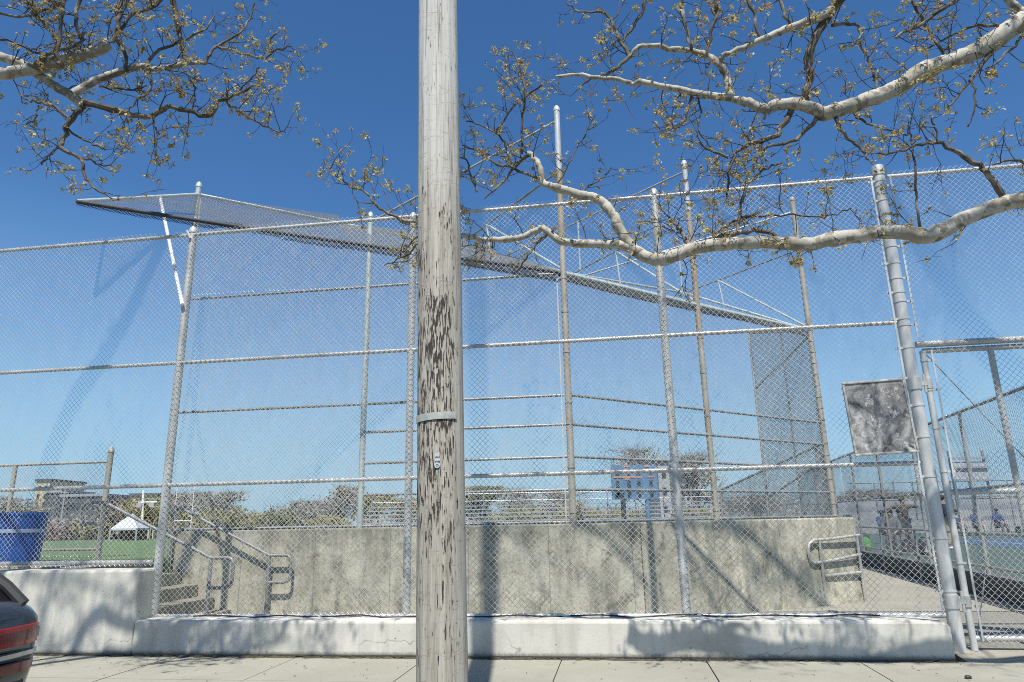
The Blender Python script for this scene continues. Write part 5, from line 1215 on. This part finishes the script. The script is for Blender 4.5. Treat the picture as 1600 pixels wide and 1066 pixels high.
# stub and doubled wood on the lower limb
tr.px([(1100, 388), (1128, 370), (1160, 364), (1192, 360), (1215, 372)], (5.98, 5.92), 8, 6, .7)
tr.px([(1078, 384), (1066, 366), (1055, 353), (1048, 340)], (6.0, 6.1), 7, 4, 1.6); tr.px([(1110, 374), (1135, 352), (1155, 342), (1175, 338)], (5.95, 5.95), 5, 3, 1.6)
tr.px([(1155, 366), (1155, 330), (1165, 297), (1185, 270), (1212, 258), (1222, 255)], (5.95, 5.9), 6, 2, .8)
tr.px([(1165, 338), (1220, 336), (1280, 338), (1300, 336), (1330, 325)], (5.95, 5.9), 3, 2, .7)
tr.px([(1435, 362), (1433, 320), (1430, 270), (1424, 220), (1418, 195)], (5.7, 5.6), 4, 2, .8)
tr.px([(1568, 308), (1548, 276), (1522, 255), (1490, 237), (1466, 223), (1440, 226), (1405, 236), (1370, 240)], (5.6, 5.6), 9, 2, .8)
tr.px([(1465, 222), (1460, 195), (1455, 185)], 5.6, 3, 2, 1.4); tr.px([(1630, 270), (1600, 252), (1575, 250), (1550, 258)], (5.5, 5.6), 5, 2, 1.2)
# upper limb
up = [TB + Vector((-.1, .1, 4.9)), at(1860, -60, 5.3)]
Up = [(1700, -12), (1600, 32), (1560, 60), (1520, 82), (1480, 97), (1440, 113), (1400, 137), (1370, 151), (1330, 166), (1300, 175), (1284, 178)]
pts = up + [at(x, y, 5.5 + .3 * k / 10) for k, (x, y) in enumerate(Up)]
tr.branch(pts, .084, 20 * d_(pts[-1]), None, .8, 1.0)
tr.px([(1286, 177), (1255, 165), (1220, 163), (1196, 170), (1185, 168), (1165, 159), (1140, 154), (1100, 148), (1060, 140), (1020, 131), (985, 130), (945, 121), (900, 117), (868, 120)], (5.8, 6.2), 18, 4, .9)
tr.px([(1262, 170), (1258, 148), (1266, 120), (1262, 92), (1275, 55), (1300, 16), (1318, -8), (1350, -60)], (5.82, 5.5), 7, 15, .7, 1.0, True)  # limb in shade: that shade is put in as darker branch bark
tr.px([(1300, 16), (1270, 32), (1226, 47), (1195, 60), (1150, 80), (1131, 86), (1126, 100)], (5.6, 5.8), 13, 5, 1.3)
tr.px([(1143, 155), (1136, 122), (1125, 103), (1105, 88), (1070, 79), (1020, 72), (998, 72), (986, 88)], (6.0, 6.1), 11, 6, 1.2)
tr.px([(986, 86), (965, 105), (940, 117), (920, 125), (900, 142)], (6.1, 6.2), 6, 2, 1.3); tr.px([(983, 88), (968, 62), (955, 35), (942, 20), (905, 17), (885, 4)], (6.1, 6.2), 6, 2, .9)
tr.px([(970, 70), (990, 40), (1005, 15), (1010, -15)], (6.1, 6.0), 4, 5, 1.0); tr.px([(1080, 80), (1070, 40), (1065, 5), (1060, -20)], (6.0, 5.9), 5, 6, 1.4); tr.px([(1105, 88), (1112, 50), (1120, 20), (1118, -15)], (6.0, 5.9), 4, 5, 1.4)
tr.px([(1240, 168), (1222, 196), (1211, 215), (1182, 220), (1160, 231), (1147, 245), (1138, 270), (1138, 300), (1130, 318)], (5.85, 6.0), 9, 2, 1.2)
tr.px([(1282, 180), (1262, 200), (1235, 221), (1205, 228), (1186, 246), (1175, 258)], (5.8, 5.95), 7, 2, 1.2); tr.px([(1138, 246), (1110, 235), (1090, 222), (1065, 218)], (6.0, 6.1), 5, 2, 1.4); tr.px([(1080, 145), (1072, 180), (1065, 195), (1050, 205)], (6.05, 6.1), 4, 2, 1.2)
tr.px([(1088, 146), (1095, 175), (1092, 205), (1110, 230)], (6.05, 6.1), 3, 2, 1.2); tr.px([(1303, 180), (1320, 208), (1340, 230), (1357, 250)], (5.78, 5.8), 6, 2, .8)
tr.px([(1560, 70), (1535, 100), (1515, 127), (1492, 158), (1478, 170)], (5.55, 5.6), 6, 2, 1.1); tr.px([(1600, 50), (1585, 70), (1560, 95), (1540, 108)], (5.5, 5.55), 4, 2, 1.4); tr.px([(1515, 118), (1523, 140), (1520, 175), (1512, 198)], 5.55, 3, 2, .4)
tr.px([(1560, 40), (1520, 42), (1490, 55), (1440, 80)], (5.5, 5.7), 4, 2, 1.5); tr.px([(1480, 90), (1450, 45), (1430, 10), (1420, -15)], (5.6, 5.6), 4, 4, 1.5); tr.px([(1400, 60), (1450, 30), (1480, 10), (1510, -15)], (5.6, 5.6), 4, 6, 1.4)
tr.px([(1370, 142), (1365, 110), (1350, 80), (1340, 60)], (5.7, 5.75), 4, 2, 1.6); tr.px([(1600, 18), (1580, 5), (1570, -20)], (5.5, 5.5), 9, 10, 1.0); tr.px([(1300, 40), (1335, 38), (1345, 55), (1330, 72)], (5.65, 5.7), 5, 2, 1.2)
tr.px([(1190, 60), (1180, 30), (1165, -10)], (5.75, 5.7), 4, 5, 1.5); tr.px([(1240, 45), (1225, 20), (1215, -15)], (5.7, 5.7), 4, 5, 1.4); tr.px([(1330, 170), (1345, 190), (1390, 205), (1420, 210)], (5.75, 5.7), 4, 2, 1.6)
# out of view above: leader, whose shadow falls on the fence
def sun_back(p, t): return Vector(p) - trav * (t / trav.y)
a1, a2, a3 = onF(1432, 395, 0), onF(1480, 465, 0), onF(1545, 560, 0)
lead = [TB + Vector((0, 0, -.2)), TB + Vector((.0, 0, 3)), TB + Vector((-.1, .05, 5.2)), sun_back(a3, 3.2), sun_back(a2, 3.3), sun_back(a1, 3.5), sun_back(onF(1380, 300), 3.6)]
tr.branch(lead, .21, .05, None, .15)
for pl_, t_, r_ in ((((905, 800), (925, 825), (962, 856), (1000, 902), (1012, 950)), 5.0, .03), (((960, 790), (978, 825), (1010, 880), (1040, 945)), 5.3, .02), (((1060, 790), (1092, 830), (1150, 880), (1215, 935)), 5.1, .028), (((1180, 800), (1200, 850), (1215, 930)), 5.4, .015), (((800, 810), (830, 860), (850, 930)), 5.2, .014)):
    w_ = [sun_back(onF(x, y, 2.1 if x < 1004 else 2.3), t_) for x, y in pl_]
    tr.branch([Vector((5.0, 5.6, 11.2)), (w_[0] + Vector((5.0, 5.6, 11.2))) / 2 + Vector((0, 0, .5))] + w_, r_ * 1.3, r_ * .7, None, 1.1, dark=True)
for pl_, t_, r_ in ((((1480, 1020), (1400, 1005), (1320, 1010), (1260, 995)), 5.2, .014), (((1350, 975), (1330, 1000), (1300, 1030)), 5.5, .012), (((1190, 980), (1150, 1005), (1120, 1025)), 5.4, .008), (((1560, 1050), (1480, 1045), (1380, 1050), (1280, 1055)), 5.0, .016)):
    w_ = [sun_back(onF(x, y, -.35), t_) for x, y in pl_]
    tr.branch([Vector((5.4, 4.6, 10.6)), (w_[0] + Vector((5.4, 4.6, 10.6))) / 2 + Vector((0, 0, .4))] + w_, r_ * 1.3, r_ * .6, None, .9, dark=True)
tr.nodes = [(P_, rad, d_2 * .72 if d_2 > 1.3 else d_2) for (P_, rad, d_2) in tr.nodes]
tr.sprout(7.8, .14, .60, .52)
tr.finish(TR)

# left hand tree
tl = Tree(5); TL = Vector((-7.4, 4.9, 0))
TT = thing('plane_tree', 'plane tree overhanging the upper left corner with budding twigs and a sawn pale limb', 'tree', TL)
pts = [TL + Vector((.1, .1, 3.9)), at(-260, 150, 5.3)] + [at(x, y, 5.76) for x, y in ((-60, 124), (0, 116), (60, 106), (110, 93), (150, 79), (172, 69))]
tl.branch(pts, .068, 14 * d_(pts[-1]), None, .9, .8)
pts = [TL + Vector((.1, .15, 4.3)), at(-240, 40, 5.3)] + [at(x, y, 5.85) for x, y in ((-60, 72), (0, 88), (40, 103), (70, 125), (100, 143), (120, 156), (130, 166))]
tl.branch(pts, .046, 11 * d_(pts[-1]), None, .8, .8)
tl.px([(116, 146), (150, 126), (190, 112), (222, 104), (246, 109), (288, 99), (320, 100)], (5.7, 5.9), 11, 5, 1.2)
tl.px([(320, 100), (328, 84), (342, 71), (370, 55), (388, 36), (398, 5)], (5.9, 6.0), 5, 2, 1.5); tl.px([(340, 73), (380, 84), (408, 91), (422, 84), (422, 62), (436, 48)], (5.95, 6.0), 4, 2, 1.0); tl.px([(422, 80), (440, 78), (455, 72)], 6.0, 3, 2, 2.0)
tl.px([(132, 160), (165, 168), (200, 178), (230, 183), (265, 169), (300, 176), (326, 180), (345, 158), (365, 149), (390, 139), (408, 130)], (5.7, 6.0), 9, 3, .9)
tl.px([(350, 155), (375, 173), (400, 190), (420, 200), (446, 207)], (5.95, 6.0), 4, 2, 1.5); tl.px([(370, 147), (395, 120), (405, 105)], 6.0, 3, 2, 2.0)
tl.px([(131, 166), (112, 186), (101, 215), (95, 231), (125, 250), (135, 280), (150, 295), (176, 310)], (5.7, 5.8), 8, 2, .9)
tl.px([(95, 228), (75, 245), (65, 258)], 5.75, 3, 2, 1.8); tl.px([(110, 190), (85, 165), (60, 160), (40, 155), (30, 145)], (5.7, 5.75), 4, 2, 1.2); tl.px([(60, 165), (55, 185), (42, 195)], 5.72, 2, 2, 1.8); tl.px([(103, 200), (125, 215), (150, 228), (165, 235)], (5.72, 5.8), 3, 2, .8); tl.px([(125, 245), (150, 255), (175, 260)], (5.75, 5.8), 3, 2, 1.8)
tl.px([(290, 99), (283, 62), (275, 22), (268, -12)], (5.88, 5.8), 6, 9, 1.0, 1.0, True); tl.px([(175, 66), (185, 45), (188, 20), (192, -10)], (5.5, 5.55), 6, 6, 1.4); tl.px([(186, 52), (205, 25), (235, 12), (262, -8)], (5.6, 5.7), 4, 5, 1.4)
tl.px([(200, 112), (195, 85), (180, 60), (178, 55)], (5.75, 5.6), 5, 4, 1.0); tl.px([(222, 104), (250, 80), (290, 62), (320, 48), (335, 25)], (5.8, 6.0), 5, 2, 1.5); tl.px([(235, 108), (235, 140), (215, 158), (200, 170)], (5.75, 5.75), 4, 2, 1.2)
tl.px([(50, 103), (75, 85), (105, 75), (125, 65), (135, 50)], (5.65, 5.6), 6, 3, 1.5); tl.px([(95, 78), (80, 50), (55, 20), (40, -10)], (5.6, 5.6), 5, 5, 1.6); tl.px([(-10, 20), (30, 25), (70, 18), (110, -5)], (5.5, 5.6), 3, 4, 1.8); tl.px([(-15, 60), (20, 65), (50, 80), (70, 85)], (5.5, 5.6), 3, 2, 1.6); tl.px([(125, 60), (118, 30), (130, -10)], (5.6, 5.6), 4, 5, 1.5); tl.px([(90, 100), (92, 60), (98, 20), (100, -10)], (5.5, 5.5), 4, 5, 1.3)
tl.px([(160, 135), (190, 140), (215, 138), (230, 135)], (5.75, 5.8), 3, 2, 1.6); tl.px([(300, 175), (305, 150), (303, 130)], 5.9, 2, 2, 1.8); tl.px([(240, 183), (242, 200), (250, 210)], 5.8, 3, 2, 2.2)
a1, a2, a3 = onF(262, 385, 0), onF(180, 545, 0), onF(88, 712, 0)
lead = [TL + Vector((0, 0, -.2)), TL + Vector((0, 0, 3)), TL + Vector((.05, .0, 5.4)), sun_back(a3, 3.3), sun_back(a2, 3.4), sun_back(a1, 3.6), sun_back(onF(300, 300), 3.6)]
tl.branch(lead, .21, .05, None, .15)
for pl_, t_, r_ in ((((40, 885), (110, 905), (190, 930), (250, 960)), 5.2, .018), (((60, 1010), (130, 975), (200, 940), (228, 900)), 5.5, .022), (((100, 900), (120, 950), (150, 1010)), 5.3, .014), (((230, 1020), (290, 1000), (350, 980), (430, 985)), 5.0, .02), (((300, 1010), (380, 1000), (470, 1005), (520, 985)), 5.4, .012), (((20, 960), (70, 990), (140, 1020)), 5.6, .014)):
    w_ = [sun_back(onF(x, y, -.35), t_) for x, y in pl_]; hub_ = Vector((-5.6, 5.0, 10.4))
    tl.branch([hub_, (w_[0] + hub_) / 2 + Vector((0, 0, .4))] + w_, r_ * 1.3, r_ * .6, None, 1.25, dark=True)
tl.sprout(7.4, .14, .52, .54)
tl.finish(TT)
# scrap on the pavement
p = atz(1513, 1061, 0); q = MB(); q.ellipsoid(p + Vector((0, 0, .015)), .035, .025, .02, 8, 5); tag(q.build('stone', 'car_trim', origin=p), 'small dark stone lying on the pavement near the gate', 'stone')
